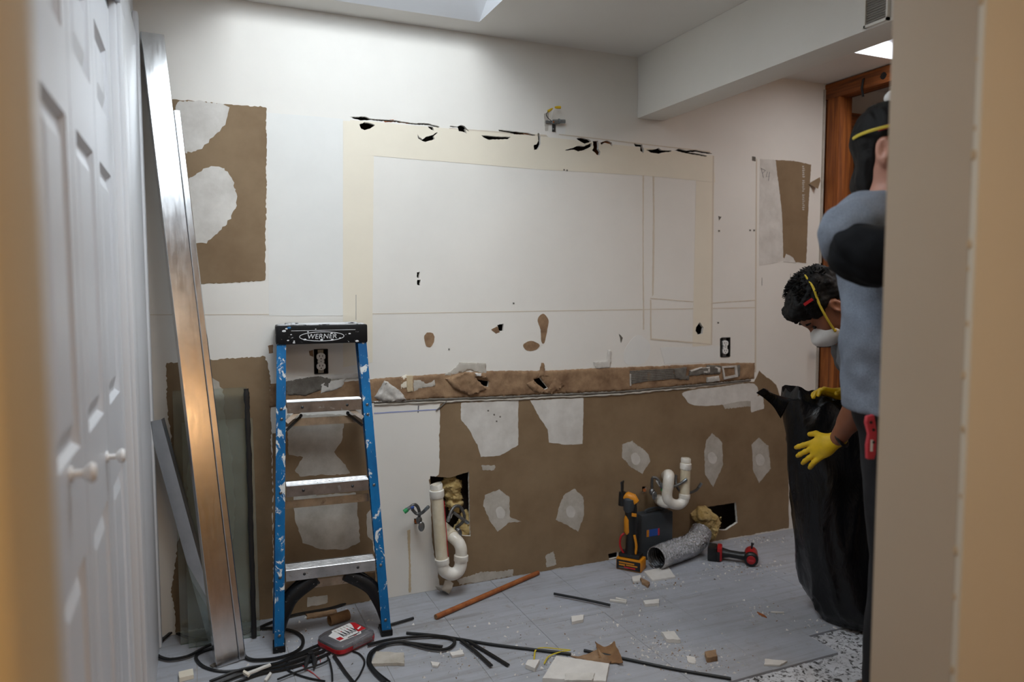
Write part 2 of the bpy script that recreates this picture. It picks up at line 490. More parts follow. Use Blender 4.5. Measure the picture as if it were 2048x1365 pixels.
def slab_xz(name, loop, y_front, y_back, mat, parent=None, holes=(), grid=0.0, disp=None):
    """plate standing in the xz plane with real thickness; torn outline, optional holes and relief"""
    p2, tris = cdt(loop, holes, grid)
    used = sorted({i for t in tris for i in t}); mp = {u: k for k, u in enumerate(used)}
    p2 = [p2[u] for u in used]; tris = [tuple(mp[i] for i in t) for t in tris]
    cnt = {}
    for t in tris:
        for i in range(3):
            e = (t[i], t[(i + 1) % 3]); k = tuple(sorted(e)); cnt.setdefault(k, []).append(e)
    bd = [v[0] for v in cnt.values() if len(v) == 1]; bset = {i for e in bd for i in e}
    n = len(p2)
    vs = []
    for i, p in enumerate(p2):
        d = disp(p[0], p[1]) if (disp and i not in bset) else 0
        vs.append((p[0], y_front - d, p[1]))
    vs += [(p[0], y_back, p[1]) for p in p2]
    fs = list(tris) + [(b, a, n + a, n + b) for a, b in bd]
    fs += [tuple(n + i for i in reversed(t)) for t in tris]
    # drop unused back vertices automatically (kept: cheap)
    return mesh_obj(name, vs, fs, mat, parent, smooth=bool(disp), ang=70)

# ------------------------------------------------------------------ signed-distance bodies
class SDF:
    """smooth union of limbs, meshed with surface nets into one continuous surface"""
    def __init__(s): s.pr = []
    def cap(s, a, b, r1, r2=None, k=.02, flat=None, fs=1.0, sub=False):
        s.pr.append(('c', np.array(a, np.float32), np.array(b, np.float32), r1, r1 if r2 is None else r2, k,
                     None if flat is None else np.array(Vector(flat).normalized(), np.float32), fs, sub)); return s
    def ell(s, c, R, rad, k=.02, sub=False):
        """ellipsoid: R = three axis vectors, rad = three radii"""
        s.pr.append(('e', np.array(c, np.float32), np.array([list(Vector(a).normalized()) for a in R], np.float32), np.array(rad, np.float32), k, sub)); return s
    def mesh(s, h, wr=None, clip=None):
        los = []; his = []
        for p in s.pr:
            if p[0] == 'c':
                m = max(p[3], p[4]) + .03; los.append(np.minimum(p[1], p[2]) - m); his.append(np.maximum(p[1], p[2]) + m)
            else:
                m = p[3].max() + .03; los.append(p[1] - m); his.append(p[1] + m)
        lo = np.min(los, 0); hi = np.max(his, 0); n = np.ceil((hi - lo) / h).astype(int) + 1
        g = np.full(n, 1.0, np.float32)
        ax = [lo[i] + h * np.arange(n[i], dtype=np.float32) for i in range(3)]
        for p, l, u in zip(s.pr, los, his):
            k = p[5] if p[0] == 'c' else p[4]
            i0 = np.maximum(((l - lo - k * 1.5) / h).astype(int), 0); i1 = np.minimum(((u - lo + k * 1.5) / h).astype(int) + 2, n)
            X, Y, Z = np.meshgrid(ax[0][i0[0]:i1[0]], ax[1][i0[1]:i1[1]], ax[2][i0[2]:i1[2]], indexing='ij')
            Pp = np.stack((X, Y, Z), -1)
            if p[0] == 'c':
                _, a, b, r1, r2, k, fl_, fs, sub = p
                q = Pp - a; ba = b - a; L = float(ba @ ba) + 1e-12
                t = np.clip((q @ ba) / L, 0, 1)
                w = q - t[..., None] * ba
                if fl_ is not None: w = w + ((fs - 1) * (w @ fl_))[..., None] * fl_
                d = np.sqrt((w * w).sum(-1)) - (r1 + t * (r2 - r1))
                if fl_ is not None: d = d / max(1, fs ** .5)
            else:
                _, c, R, rad, k, sub = p
                q = (Pp - c) @ R.T
                k0 = np.sqrt(((q / rad) ** 2).sum(-1)); k1 = np.sqrt(((q / (rad * rad)) ** 2).sum(-1)) + 1e-9
                d = k0 * (k0 - 1) / k1
            sl = g[i0[0]:i1[0], i0[1]:i1[1], i0[2]:i1[2]]
            if sub:
                hh = np.clip(.5 - .5 * (sl + d) / k, 0, 1); nv = sl * (1 - hh) - d * hh + k * hh * (1 - hh)
            else:
                hh = np.clip(.5 + .5 * (sl - d) / k, 0, 1); nv = sl * (1 - hh) + d * hh - k * hh * (1 - hh)
            g[i0[0]:i1[0], i0[1]:i1[1], i0[2]:i1[2]] = nv
        if wr or clip:
            X, Y, Z = np.meshgrid(*ax, indexing='ij')
            if wr: g += wr(X, Y, Z).astype(np.float32)
            if clip:
                for c, nn in clip:
                    nn = Vector(nn).normalized()
                    g = np.maximum(g, ((X - c[0]) * nn.x + (Y - c[1]) * nn.y + (Z - c[2]) * nn.z).astype(np.float32))
        g[0] = g[-1] = 1; g[:, 0] = g[:, -1] = 1; g[:, :, 0] = g[:, :, -1] = 1
        return surface_net(g, lo, h)
    def build(s, name, mat, parent=None, h=.006, wr=None, clip=None, cat=None):
        v, f = s.mesh(h, wr, clip)
        return raw_obj(name, v, f, mat, parent)

def raw_obj(name, v, f, mat, parent):
    o0 = np.array(wloc(parent)) if parent is not None else np.array([v[:, 0].mean(), v[:, 1].mean(), v[:, 2].min()])
    me = bpy.data.meshes.new(name)
    me.vertices.add(len(v)); me.vertices.foreach_set('co', (v - o0).astype(np.float32).ravel())
    me.loops.add(len(f) * 4); me.loops.foreach_set('vertex_index', f.astype(np.int32).ravel())
    me.polygons.add(len(f)); me.polygons.foreach_set('loop_start', np.arange(0, len(f) * 4, 4, dtype=np.int32))
    me.update(calc_edges=True); me.validate()
    me.polygons.foreach_set('use_smooth', [True] * len(me.polygons))
    me.materials.append(MATS[mat])
    o = bpy.data.objects.new(name, me); COL.objects.link(o)
    if parent is not None: o.parent = parent
    else: o.location = o0
    return o
def surface_net(g, lo, h):
    ins = g < 0
    n = np.array(g.shape)
    # cells crossed by the surface
    c = [ins[i:n[0] - 1 + i, j:n[1] - 1 + j, k:n[2] - 1 + k] for i in (0, 1) for j in (0, 1) for k in (0, 1)]
    allin = c[0].copy(); anyin = c[0].copy()
    for x in c[1:]: allin &= x; anyin |= x
    act = anyin & ~allin
    idx = -np.ones(act.shape, np.int64); cells = np.argwhere(act); idx[act] = np.arange(len(cells))
    acc = np.zeros((len(cells), 3)); cn = np.zeros(len(cells))
    corners = [(i, j, k) for i in (0, 1) for j in (0, 1) for k in (0, 1)]
    for a in range(8):
        for b in range(a + 1, 8):
            ca, cb = np.array(corners[a]), np.array(corners[b])
            if abs(ca - cb).sum() != 1: continue
            A = cells + ca; B = cells + cb
            ga = g[A[:, 0], A[:, 1], A[:, 2]]; gb = g[B[:, 0], B[:, 1], B[:, 2]]
            m = (ga < 0) != (gb < 0)
            t = np.where(m, ga / np.where(m, ga - gb, 1), 0)
            p = ca + t[:, None] * (cb - ca)
            acc[m] += p[m]; cn[m] += 1
    v = (cells + acc / np.maximum(cn, 1)[:, None]) * h + lo
    faces = []
    for ax_ in range(3):
        sl0 = [slice(1, -1)] * 3; sl0[ax_] = slice(0, -1); sl1 = list(sl0); sl1[ax_] = slice(1, None)
        a = ins[tuple(sl0)]; b = ins[tuple(sl1)]; m = a != b
        e = np.argwhere(m); 
        off = np.ones(3, int); off[ax_] = 0; e = e + off
        u_, w_ = (ax_ + 1) % 3, (ax_ + 2) % 3
        def cell(du, dw):
            q = e.copy(); q[:, u_] += du; q[:, w_] += dw; return idx[q[:, 0], q[:, 1], q[:, 2]]
        quad = np.stack((cell(-1, -1), cell(0, -1), cell(0, 0), cell(-1, 0)), 1)
        flip = ~a[m]
        quad[flip] = quad[flip][:, ::-1]
        faces.append(quad)
    return v, np.concatenate(faces)
def wrinkle(amp, freq, seed, stretch=(1, 1, 1), n=7):
    rnd = np.random.RandomState(seed)
    ks = rnd.normal(size=(n, 3)) * freq * np.array(stretch); ph = rnd.uniform(0, 6.28, n); am = rnd.uniform(.4, 1, n) / n * amp * 2
    def fn(X, Y, Z):
        o = 0
        for k, p, a in zip(ks, ph, am):
            s_ = np.sin(X * k[0] + Y * k[1] + Z * k[2] + p); o = o + a * s_ * np.abs(s_) 
        return o
    return fn

# ================================================================== THE ROOM
HX0, HX1, HY0 = -1.6, 3.4, -2.6        # the hall the photograph is taken from
# --- back wall board with its holes
def z6(pts): return [(680 + x / 4.876, 200 + y / 4.876) for x, y in pts]
def z7(pts): return [(1060 + x / 5.12, 190 + y / 5.12) for x, y in pts]
HOLES_PX = [
    z6([(95, 165), (240, 162), (300, 182), (420, 192), (550, 198), (720, 226), (860, 228), (970, 260), (960, 270), (870, 247), (720, 240), (550, 215), (420, 208), (300, 198), (200, 200), (150, 188)]),
    z6([(855, 252), (905, 262), (915, 297), (890, 292), (862, 275)]),
    z6([(190, 238), (240, 217), (300, 227), (340, 247), (290, 280), (240, 297), (205, 280)]),
    z6([(755, 330), (775, 362), (805, 383), (850, 355), (900, 343), (945, 313), (948, 325), (912, 352), (920, 382), (880, 397), (830, 408), (800, 397), (763, 375)]),
    z6([(1070, 254), (1140, 262), (1180, 245), (1215, 255), (1268, 315), (1215, 285), (1237, 330), (1200, 312), (1155, 305), (1145, 272), (1072, 265)]),
    z6([(1375, 343), (1420, 348), (1520, 356), (1662, 362), (1640, 382), (1440, 390), (1400, 367)]),
    z6([(1545, 288), (1620, 298), (1700, 308), (1830, 320), (1907, 342), (1890, 349), (1800, 337), (1700, 338), (1640, 318), (1550, 306)]),
    z6([(1930, 325), (1946, 330), (1955, 370), (1957, 430), (1930, 482), (1890, 490), (1888, 440), (1912, 436), (1936, 400), (1928, 360)]),
    z7([(478, 443), (530, 438), (600, 458), (628, 478), (560, 502), (500, 467)]),
    z7([(360, 563), (450, 538), (480, 523), (560, 523), (632, 490), (634, 522), (560, 562), (490, 580), (450, 562), (362, 570)]),
    z7([(642, 470), (702, 470), (702, 550), (722, 580), (712, 622), (680, 612), (636, 565), (650, 540)]),
    z7([(718, 488), (790, 468), (842, 488), (842, 527), (815, 503), (770, 488), (730, 512)]),
    z7([(1065, 498), (1150, 508), (1167, 570), (1162, 597), (1128, 572), (1128, 532), (1078, 527)]),
    z7([(1190, 563), (1280, 558), (1320, 543), (1350, 567), (1450, 569), (1440, 581), (1350, 592), (1320, 607), (1275, 597), (1240, 592)]),
    z7([(1475, 568), (1530, 553), (1600, 571), (1700, 566), (1830, 588), (1867, 602), (1830, 604), (1700, 584), (1625, 588), (1700, 598), (1812, 622), (1802, 634), (1680, 614), (1580, 597)]),
    [(834, 545), (840, 544), (838, 556), (834, 556)], [(835, 560), (841, 560), (840, 571), (834, 570)],
    [(1392, 655), (1399, 645), (1407, 656), (1405, 668), (1396, 670), (1391, 662)],
    [(994, 651), (1008, 647), (1007, 662), (998, 663)],
    [(860, 953), (900, 956), (938, 944), (939, 1000), (941, 1073), (900, 1070), (882, 1050), (864, 1010)],
    [(1392, 1019), (1472, 1005), (1475, 1046), (1452, 1061), (1396, 1060)],
    [(1066, 760), (1079, 755), (1096, 777), (1090, 780), (1074, 768)], [(944, 758), (978, 763), (976, 774), (954, 769)],
    [(628, 699), (656, 699), (656, 748), (628, 748)], [(1440, 677), (1461, 675), (1461, 713), (1440, 715)],
    [(1216, 1109), (1236, 1104), (1236, 1116), (1218, 1120)],
    [(1284, 974), (1292, 973), (1293, 985), (1285, 986)], [(828, 1038), (836, 1037), (837, 1049), (829, 1049)],
]
holes = []
for i, h in enumerate(HOLES_PX):
    lp = wpx(h)
    holes.append(rough_loop(lp, .006, .0011 if i < 23 else .0004, i + 1))
wb = slab_xz('wall_back', [(XL - .03, 0), (XR + .01, 0), (XR + .01, CZ), (XL - .03, CZ)], D, D + .014, 'wall_paint', holes=holes)
struct(wb, 'pale painted drywall back wall with torn holes and patches')
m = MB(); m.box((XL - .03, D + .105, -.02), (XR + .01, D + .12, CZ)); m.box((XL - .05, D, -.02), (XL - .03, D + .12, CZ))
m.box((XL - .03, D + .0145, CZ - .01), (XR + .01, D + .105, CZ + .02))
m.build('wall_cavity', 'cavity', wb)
for x in (.10, .80, 1.36, 1.77, 2.78):      # studs inside the wall
    MB().box((x, D + .0145, 0), (x + .038, D + .1045, CZ - .011)).build('wall_stud', 'stud_wood', wb)

LAY = [0]
def patch(name, px, mat, amp=.002, step=.01, sm=False, th=.0008, off=0.0, lvl=1):
    LAY[0] += 1
    lp = wpx(px)
    if sm: lp = smooth_loop(lp, 4)
    lp = rough_loop(lp, step, amp, LAY[0])
    y0 = D - .0006 * lvl - off
    x0, x1 = min(p[0] for p in lp), max(p[0] for p in lp); z0, z1 = min(p[1] for p in lp), max(p[1] for p in lp)
    hs = [h for h in holes if max(p[0] for p in h) > x0 and min(p[0] for p in h) < x1 and max(p[1] for p in h) > z0 and min(p[1] for p in h) < z1]
    return slab_xz(name, lp, y0 - th + .0004 + LAY[0] * 1e-6, y0 + .0008, mat, wb, holes=hs)
# old paint where cupboards hung
patch('paint_band', [(686, 242), (748, 246), (745, 600), (745, 725), (686, 735)], 'paint_cream', .0004, .05)
patch('paint_band', [(700, 240), (1090, 274), (1425, 311), (1430, 365), (1300, 352), (1090, 340), (748, 312), (700, 310)], 'paint_cream', .0005, .05, lvl=1.4)
patch('paint_band', [(1392, 362), (1428, 365), (1424, 690), (1385, 694)], 'paint_cream', .0005, .05)
patch('paint_band', [(533, 225), (686, 238), (686, 632), (538, 632)], 'paint_pale', .0004, .05)
patch('stain_run', [(1285, 318), (1288, 318), (1287, 500), (1288.5, 660), (1286, 660), (1285, 480)], 'seam', .0008, .01)
patch('stain_run', [(1305, 318), (1308, 318), (1309, 470), (1307, 590), (1304, 594), (1306, 420)], 'seam', .0008, .01)
patch('stain_run', [(1300, 596), (1420, 606), (1510, 600), (1510, 601.6), (1420, 607.6), (1302, 598)], 'seam', .0006, .01)
patch('stain_run', [(1300, 600), (1302.5, 600), (1303, 677), (1420, 688), (1420, 690), (1300.5, 680)], 'seam', .0006, .01, lvl=1.4)
patch('compound_patch', [(1250, 700), (1275, 670), (1300, 690), (1290, 725), (1252, 728)], 'paint_pale', .001, .01, True)
patch('paint_band', [(1320, 695), (1440, 692), (1438, 724), (1330, 729)], 'paint_pale', .001, .02)
patch('wallboard_seam', [(290, 629.5), (700, 628), (1510, 615), (1510, 616.6), (700, 629.6), (290, 631)], 'seam', .0003, .05, th=.0005)
patch('wallboard_seam', [(1425, 312), (1428, 312), (1424, 690), (1421.5, 690)], 'seam', .0003, .05, lvl=1.5)
patch('wallboard_seam', [(1512, 318), (1514, 318), (1512, 745), (1509, 745)], 'seam', .0004, .03)
patch('wallboard_seam', [(899, 256), (1092, 270), (1096, 274), (899, 258)], 'seam', .0003, .02, lvl=1.8)
patch('wallboard_seam', [(1118, 268), (1240, 282), (1420, 303), (1420, 305), (1240, 284), (1118, 270)], 'seam', .0003, .02, lvl=1.8)
# bare kraft facing
patch('bare_paper', [(340, 198), (440, 207), (533, 215), (533, 300), (531, 480), (530, 562), (460, 566), (385, 568), (340, 566)], 'kraft_paper', .0025, .008)
patch('compound_patch', [(360, 203), (450, 212), (455, 235), (440, 262), (420, 280), (398, 300), (360, 300), (352, 250)], 'compound', .004, .008, True, lvl=2)
patch('compound_patch', [(352, 380), (395, 348), (430, 333), (462, 350), (473, 400), (466, 422), (455, 445), (425, 475), (405, 488), (372, 478), (352, 430)], 'compound', .004, .008, True, lvl=2)
patch('bare_paper', [(334, 726), (440, 718), (530, 712), (541, 760), (545, 1000), (548, 1236), (352, 1264), (344, 1180), (358, 1060), (350, 960), (333, 800)], 'kraft_paper', .003, .008)
patch('compound_patch', [(402, 775), (440, 765), (452, 850), (470, 980), (460, 1090), (400, 1120), (375, 1020), (380, 900)], 'compound_thin', .004, .012, True, lvl=2)
patch('bare_paper', [(545, 868), (572, 865), (575, 845), (700, 843), (745, 830), (752, 1000), (745, 1090), (770, 1196), (548, 1236)], 'kraft_paper', .002, .01, lvl=1.2)
patch('compound_patch', [(573, 830), (690, 830), (684, 880), (668, 905), (690, 930), (700, 948), (600, 952), (590, 940), (605, 915), (577, 910)], 'compound_thin', .0025, .01, lvl=2)
patch('compound_patch', [(586, 985), (640, 990), (712, 985), (720, 1085), (690, 1100), (640, 1100), (605, 1086), (590, 1040)], 'compound_thin', .0025, .01, lvl=2)
patch('compound_patch', [(733, 1030), (750, 1010), (752, 1090), (735, 1075)], 'compound_thin', .002, .01, lvl=2)
patch('compound_patch', [(615, 1196), (655, 1190), (656, 1206), (614, 1214)], 'compound_thin', .002, .01, lvl=2)
big = [(880, 808), (915, 804), (1260, 785), (1378, 778), (1508, 764), (1518, 742), (1552, 770), (1575, 830), (1578, 1056), (1230, 1119), (1077, 1144), (905, 1174), (880, 1170), (866, 1100), (858, 960), (878, 950)]
hb = [holes[19], holes[20], holes[25], holes[26]]
lp = rough_loop(wpx(big), .012, .002, 77)
slab_xz('bare_paper', lp, D - .0008, D + .0002, 'kraft_paper', wb, holes=hb)
patch('compound_patch', [(922, 806), (1036, 801), (1037, 890), (1000, 912), (962, 914), (955, 890), (938, 860), (922, 838)], 'compound', .0015, .01, lvl=2)
patch('compound_patch', [(1060, 801), (1167, 796), (1165, 888), (1130, 890), (1098, 886), (1095, 860), (1078, 835)], 'compound', .0015, .01, lvl=2)
patch('compound_patch', [(1368, 784), (1440, 774), (1508, 768), (1512, 800), (1480, 803), (1430, 812), (1385, 810), (1372, 800)], 'compound', .0012, .01, True, lvl=2)
patch('compound_patch', [(1440, 806), (1500, 796), (1505, 812), (1450, 818)], 'compound_thin', .004, .006, lvl=2)
patch('compound_patch', [(1500, 796), (1526, 790), (1528, 818), (1502, 826)], 'compound', .002, .008, lvl=2.4)
for pts in ([(1244, 890), (1265, 882), (1297, 910), (1299, 925), (1284, 948), (1262, 936), (1244, 916)],
            [(1413, 880), (1424, 867), (1444, 885), (1446, 930), (1426, 974), (1410, 950), (1408, 905)],
            [(1503, 890), (1517, 876), (1536, 893), (1541, 938), (1517, 967), (1506, 940)],
            [(1128, 990), (1148, 978), (1166, 995), (1168, 1032), (1156, 1064), (1135, 1052), (1112, 1040), (1118, 1015)],
            [(970, 990), (998, 980), (1018, 995), (1020, 1035), (1042, 1044), (1018, 1046), (995, 1064), (978, 1040), (966, 1012)]):
    patch('compound_patch', pts, 'compound_thin', .002, .008, lvl=2)
    cxp = sum(p[0] for p in pts) / len(pts); cyp = sum(p[1] for p in pts) / len(pts)
    patch('screw_dab', [(cxp - 9, cyp - 3), (cxp, cyp - 9), (cxp + 9, cyp + 2), (cxp + 5, cyp + 14), (cxp - 6, cyp + 12)], 'compound', .001, .006, True, lvl=3)
patch('compound_patch', [(962, 932), (990, 932), (988, 943), (966, 942)], 'compound_thin', .003, .006, lvl=2)
patch('compound_patch', [(1090, 1112), (1106, 1104), (1112, 1130), (1092, 1136)], 'compound_thin', .003, .006, lvl=2)
patch('compound_patch', [(915, 1160), (960, 1146), (1026, 1140), (1026, 1152), (960, 1164), (918, 1170)], 'compound_thin', .003, .006, lvl=2)
# upper right patch
patch('compound_patch', [(1520, 318), (1553, 320), (1560, 380), (1570, 520), (1545, 528), (1518, 531), (1519, 400)], 'compound', .001, .01)
patch('bare_paper', [(1551, 320), (1590, 322), (1622, 330), (1616, 420), (1612, 527), (1580, 524), (1566, 515), (1564, 430)], 'kraft_paper', .0015, .01, lvl=1.3)
patch('compound_patch', [(1566, 524), (1572, 508), (1585, 515), (1592, 527)], 'compound', .001, .008, lvl=2)
for k in range(22):       # chalk-white print running down the paper
    y = 332 + k * 4.1
    if k in (6, 13): continue
    patch('printed_mark', [(1604, y), (1608 + (k % 3), y), (1607 + (k % 2), y + 2.6), (1604 + (k % 2), y + 2.4)], 'compound_thin', .0004, .004, lvl=2.2)
# torn flaps and gouges
patch('gouge', [(849, 672), (856, 665), (866, 668), (868, 682), (860, 695), (851, 690)], 'torn_paper', .0012, .006, True, lvl=1.5)
patch('gouge', [(982, 660), (994, 653), (1000, 664), (992, 668)], 'torn_paper', .001, .006, lvl=1.2)
patch('gouge', [(1075, 640), (1086, 628), (1097, 640), (1095, 656), (1089, 685), (1083, 684), (1081, 660)], 'torn_paper', .0008, .006, True, lvl=1.5)
patch('gouge', [(1046, 690), (1062, 682), (1079, 690), (1072, 700), (1054, 702)], 'torn_paper', .0008, .006, True, lvl=1.5)
patch('gouge', [(1238, 668), (1246, 676), (1242, 686)], 'thinset_grey', .001, .006, lvl=1.5)
patch('gouge', [(1437, 432), (1443, 434), (1438, 441)], 'thinset_grey', .0008, .005, lvl=1.5)
patch('gouge', [(1504, 313), (1511, 314), (1511, 323), (1504, 322)], 'thinset_grey', .0008, .005, lvl=1.5)
patch('gouge', [(766, 240), (788, 239), (788, 244), (770, 245)], 'rod_wood', .0012, .006, lvl=1.5)
patch('gouge', [(536, 692), (546, 690), (546, 706), (538, 708)], 'torn_paper', .0012, .006, lvl=1.5)
patch('gouge', [(618, 703), (626, 700), (626, 714), (619, 712)], 'torn_paper', .001, .006, lvl=1.5)
for x, y in ((1128, 340), (1134, 341), (1438, 462), (1500, 461), (1508, 461), (1436, 646), (898, 699), (1027, 607), (988, 830), (993, 843), (1000, 834), (976, 822)):
    patch('nail_hole', [(x - 1.6, y - 1.6), (x + 1.6, y - 1.4), (x + 1.4, y + 1.8), (x - 1.5, y + 1.5)], 'thinset_grey', .0003, .004, lvl=2.5)
patch('chalk_line', [(748, 826), (880, 818), (880, 820.5), (748, 828.5)], 'chalk_blue', .0004, .02)
patch('stain_run', [(814, 1062), (820, 1060), (822, 1185), (817, 1186), (818, 1120)], 'stain', .0012, .006, lvl=1.5)
patch('pencil_mark', [(836, 812), (838, 812), (837, 826), (835, 826)], 'pencil', .0003, .01)
for a, b in (((1522, 336), (1527, 356)), ((1522, 337), (1531, 341)), ((1531, 341), (1525, 347)), ((1535, 344), (1532, 354)), ((1532, 354), (1541, 352)), ((1539, 344), (1537, 362))):
    pa, pb = wl(*a, .0016), wl(*b, .0016)
    MB().beam(pa, pb, .0018, .0008).build('pencil_mark', 'pencil', wb)
for a, b in (((712, 590), (712, 640)), ((1524, 556), (1524, 572)), ((1581, 548), (1581, 566))):
    MB().beam(wl(*a, .0012), wl(*b, .0012), .0014, .0008).build('pencil_mark', 'pencil', wb)

# --- stripped backsplash band
def relief(amp, sc, seed):
    return lambda x, z: amp * (.5 + .5 * mnoise.noise((x * sc, z * sc, seed))) + amp * .6 * mnoise.noise((x * sc * 3.7, z * sc * 3.7, seed + 4)) ** 2
band_top = [(540, 768), (700, 763), (752, 758), (830, 752), (890, 748), (975, 742), (1090, 742), (1180, 737), (1230, 736), (1350, 731), (1440, 727), (1509, 726)]
band_bot = [(1508, 758), (1400, 768), (1300, 779), (1230, 783), (1100, 788), (1000, 793), (880, 798), (750, 806), (540, 815)]
bl = rough_loop(wpx(band_top + band_bot), .008, .0016, 99)
slab_xz('stripped_band', bl, D - .001, D + .0003, 'torn_paper', wb, holes=[holes[21], holes[22]], grid=.011, disp=relief(.007, 26, 3))
def lump(name, px, mat, base, amp, sc, seed, grid=.008, amp_e=.0015):
    lp = rough_loop(wpx(px), .007, amp_e, seed)
    return slab_xz(name, lp, D - base, D + .0002, mat, wb, grid=grid, disp=relief(amp, sc, seed))
def combed(px, seed):
    lp = rough_loop(wpx(px), .006, .0012, seed)
    return slab_xz('combed_thinset', lp, D - .0075, D + .0002, 'thinset_grey', wb, grid=.003,
                   disp=lambda x, z: .0016 * math.sin((z + x * .005) * 2 * math.pi / .0085))
combed([(1258, 742), (1345, 737), (1348, 757), (1300, 762), (1262, 768)], 31)
lump('combed_thinset', [(1345, 738), (1372, 734), (1370, 752), (1400, 750), (1438, 748), (1440, 732), (1412, 730), (1411, 738), (1378, 741), (1376, 760), (1349, 758)], 'thinset_grey', .008, .003, 40, 32)
lump('combed_thinset', [(1470, 732), (1478, 730), (1478, 752), (1470, 755)], 'thinset_grey', .008, .003, 40, 33)
for q, px in enumerate(([(1404, 735), (1417, 734), (1417, 746), (1405, 746), (1405, 743), (1414, 743), (1414, 737), (1404, 738)],
           [(1428, 733), (1438, 736), (1438, 745), (1433, 744), (1434, 738), (1427, 737)],
           [(1442, 733), (1470, 731), (1473, 748), (1470, 754), (1500, 752), (1500, 756), (1448, 762), (1442, 755), (1446, 736)],
           [(1258, 748), (1260, 748), (1260, 772), (1258, 772)], [(1378, 741), (1402, 734), (1403, 737), (1380, 744)],
           [(1412, 755), (1435, 752), (1437, 762), (1412, 765)])):
    if q == 2:
        lp = rough_loop(wpx([(1442, 733), (1471, 731), (1474, 754), (1446, 759)]), .006, .001, 60)
        hi = rough_loop(wpx([(1445, 736), (1467, 735), (1469, 750), (1448, 754)]), .006, .001, 61)
        slab_xz('thinset_ridge', lp, D - .010, D + .0002, 'thinset_white', wb, holes=[hi]); continue
    lump('thinset_ridge', px, 'thinset_white', .011, .003, 40, 40 + q, amp_e=.0008)
lump('thinset_lump', [(747, 795), (760, 775), (768, 762), (775, 764), (785, 772), (800, 782), (812, 800), (790, 803), (765, 803)], 'thinset_white', .006, .016, 45, 51)
lump('thinset_lump', [(738, 803), (800, 800), (812, 804), (770, 806)], 'thinset_white', .005, .008, 45, 52)
lump('grey_board', [(826, 760), (868, 757), (870, 772), (845, 776), (828, 784)], 'compound_thin', .004, .002, 30, 53)
lump('tape_scrap', [(801, 755), (812, 750), (814, 776), (802, 778)], 'paint_cream', .004, .003, 40, 54)
lump('tape_scrap', [(813, 752), (825, 751), (826, 784), (814, 784)], 'stain', .0065, .002, 40, 55)
lump('grey_board', [(888, 750), (912, 735), (918, 725), (971, 727), (973, 750), (940, 740), (900, 752)], 'compound_thin', .003, .002, 30, 56)
lump('torn_mound', [(890, 757), (930, 744), (972, 752), (975, 757), (948, 755), (972, 778), (940, 792), (905, 776)], 'torn_paper', .008, .016, 34, 57)
lump('torn_mound', [(1052, 768), (1066, 760), (1080, 782), (1092, 783), (1110, 755), (1128, 772), (1100, 788), (1066, 784)], 'torn_paper', .007, .014, 36, 58)
lump('torn_mound', [(1075, 757), (1082, 727), (1087, 726), (1090, 745), (1100, 754), (1082, 752)], 'torn_paper', .004, .006, 36, 59)
lump('compound_patch', [(1186, 724), (1212, 722), (1216, 700), (1222, 700), (1222, 722), (1219, 736), (1192, 738)], 'compound', .003, .004, 34, 62)
lump('gypsum_chip', [(948, 746), (960, 747), (958, 752), (950, 752)], 'gypsum', .02, .002, 40, 63)
lump('thinset_lump', [(568, 765), (600, 757), (640, 752), (662, 757), (656, 776), (610, 792), (572, 790)], 'thinset_grey', .006, .004, 40, 64)
lump('compound_patch', [(640, 765), (690, 758), (684, 775), (660, 782), (642, 786)], 'compound', .006, .004, 40, 65)
lump('compound_patch', [(560, 757), (720, 745), (722, 755), (560, 768)], 'compound', .005, .003, 30, 66)
# ledge of old caulk and bead under the band
pts = [wl(748, 805), wl(880, 799), wl(1000, 795), wl(1100, 790.5), wl(1230, 785), (wl(1310, 778)), wl(1400, 770), wl(1500, 761)]
m = MB()
cp = catmull(pts, 12)
rnd = random.Random(3)
m.tube([p + Vector((0, -.004, rnd.uniform(-.0015, .0015))) for p in cp], [.0045 + rnd.uniform(-.001, .0015) for _ in cp], 6)
m.build('caulk_bead', 'thinset_grey', wb, smooth=True)
m = MB(); m.tube([p + Vector((0, -.003, -.011 + rnd.uniform(-.002, .002))) for p in cp[:70]], [.004 + rnd.uniform(-.001, .002) for _ in cp[:70]], 6)
m.build('caulk_bead', 'compound_thin', wb, smooth=True)
m = MB(); m.tube([wl(893, 803, .004), wl(884, 812, .005), wl(872, 822, .004)], .003, 6); m.build('caulk_bead', 'thinset_grey', wb)
# torn drywall flap by the wooden post
pf = [wl(1617, 368, .002), wl(1640, 355, .002), wl(1641, 362, .03), wl(1636, 378, .03)]
MB().add(pf + [p + Vector((.002, .004, .003)) for p in pf], [(0, 1, 2, 3), (7, 6, 5, 4), (0, 4, 5, 1), (1, 5, 6, 2), (2, 6, 7, 3), (3, 7, 4, 0)]).build('torn_flap', 'kraft_paper', wb)

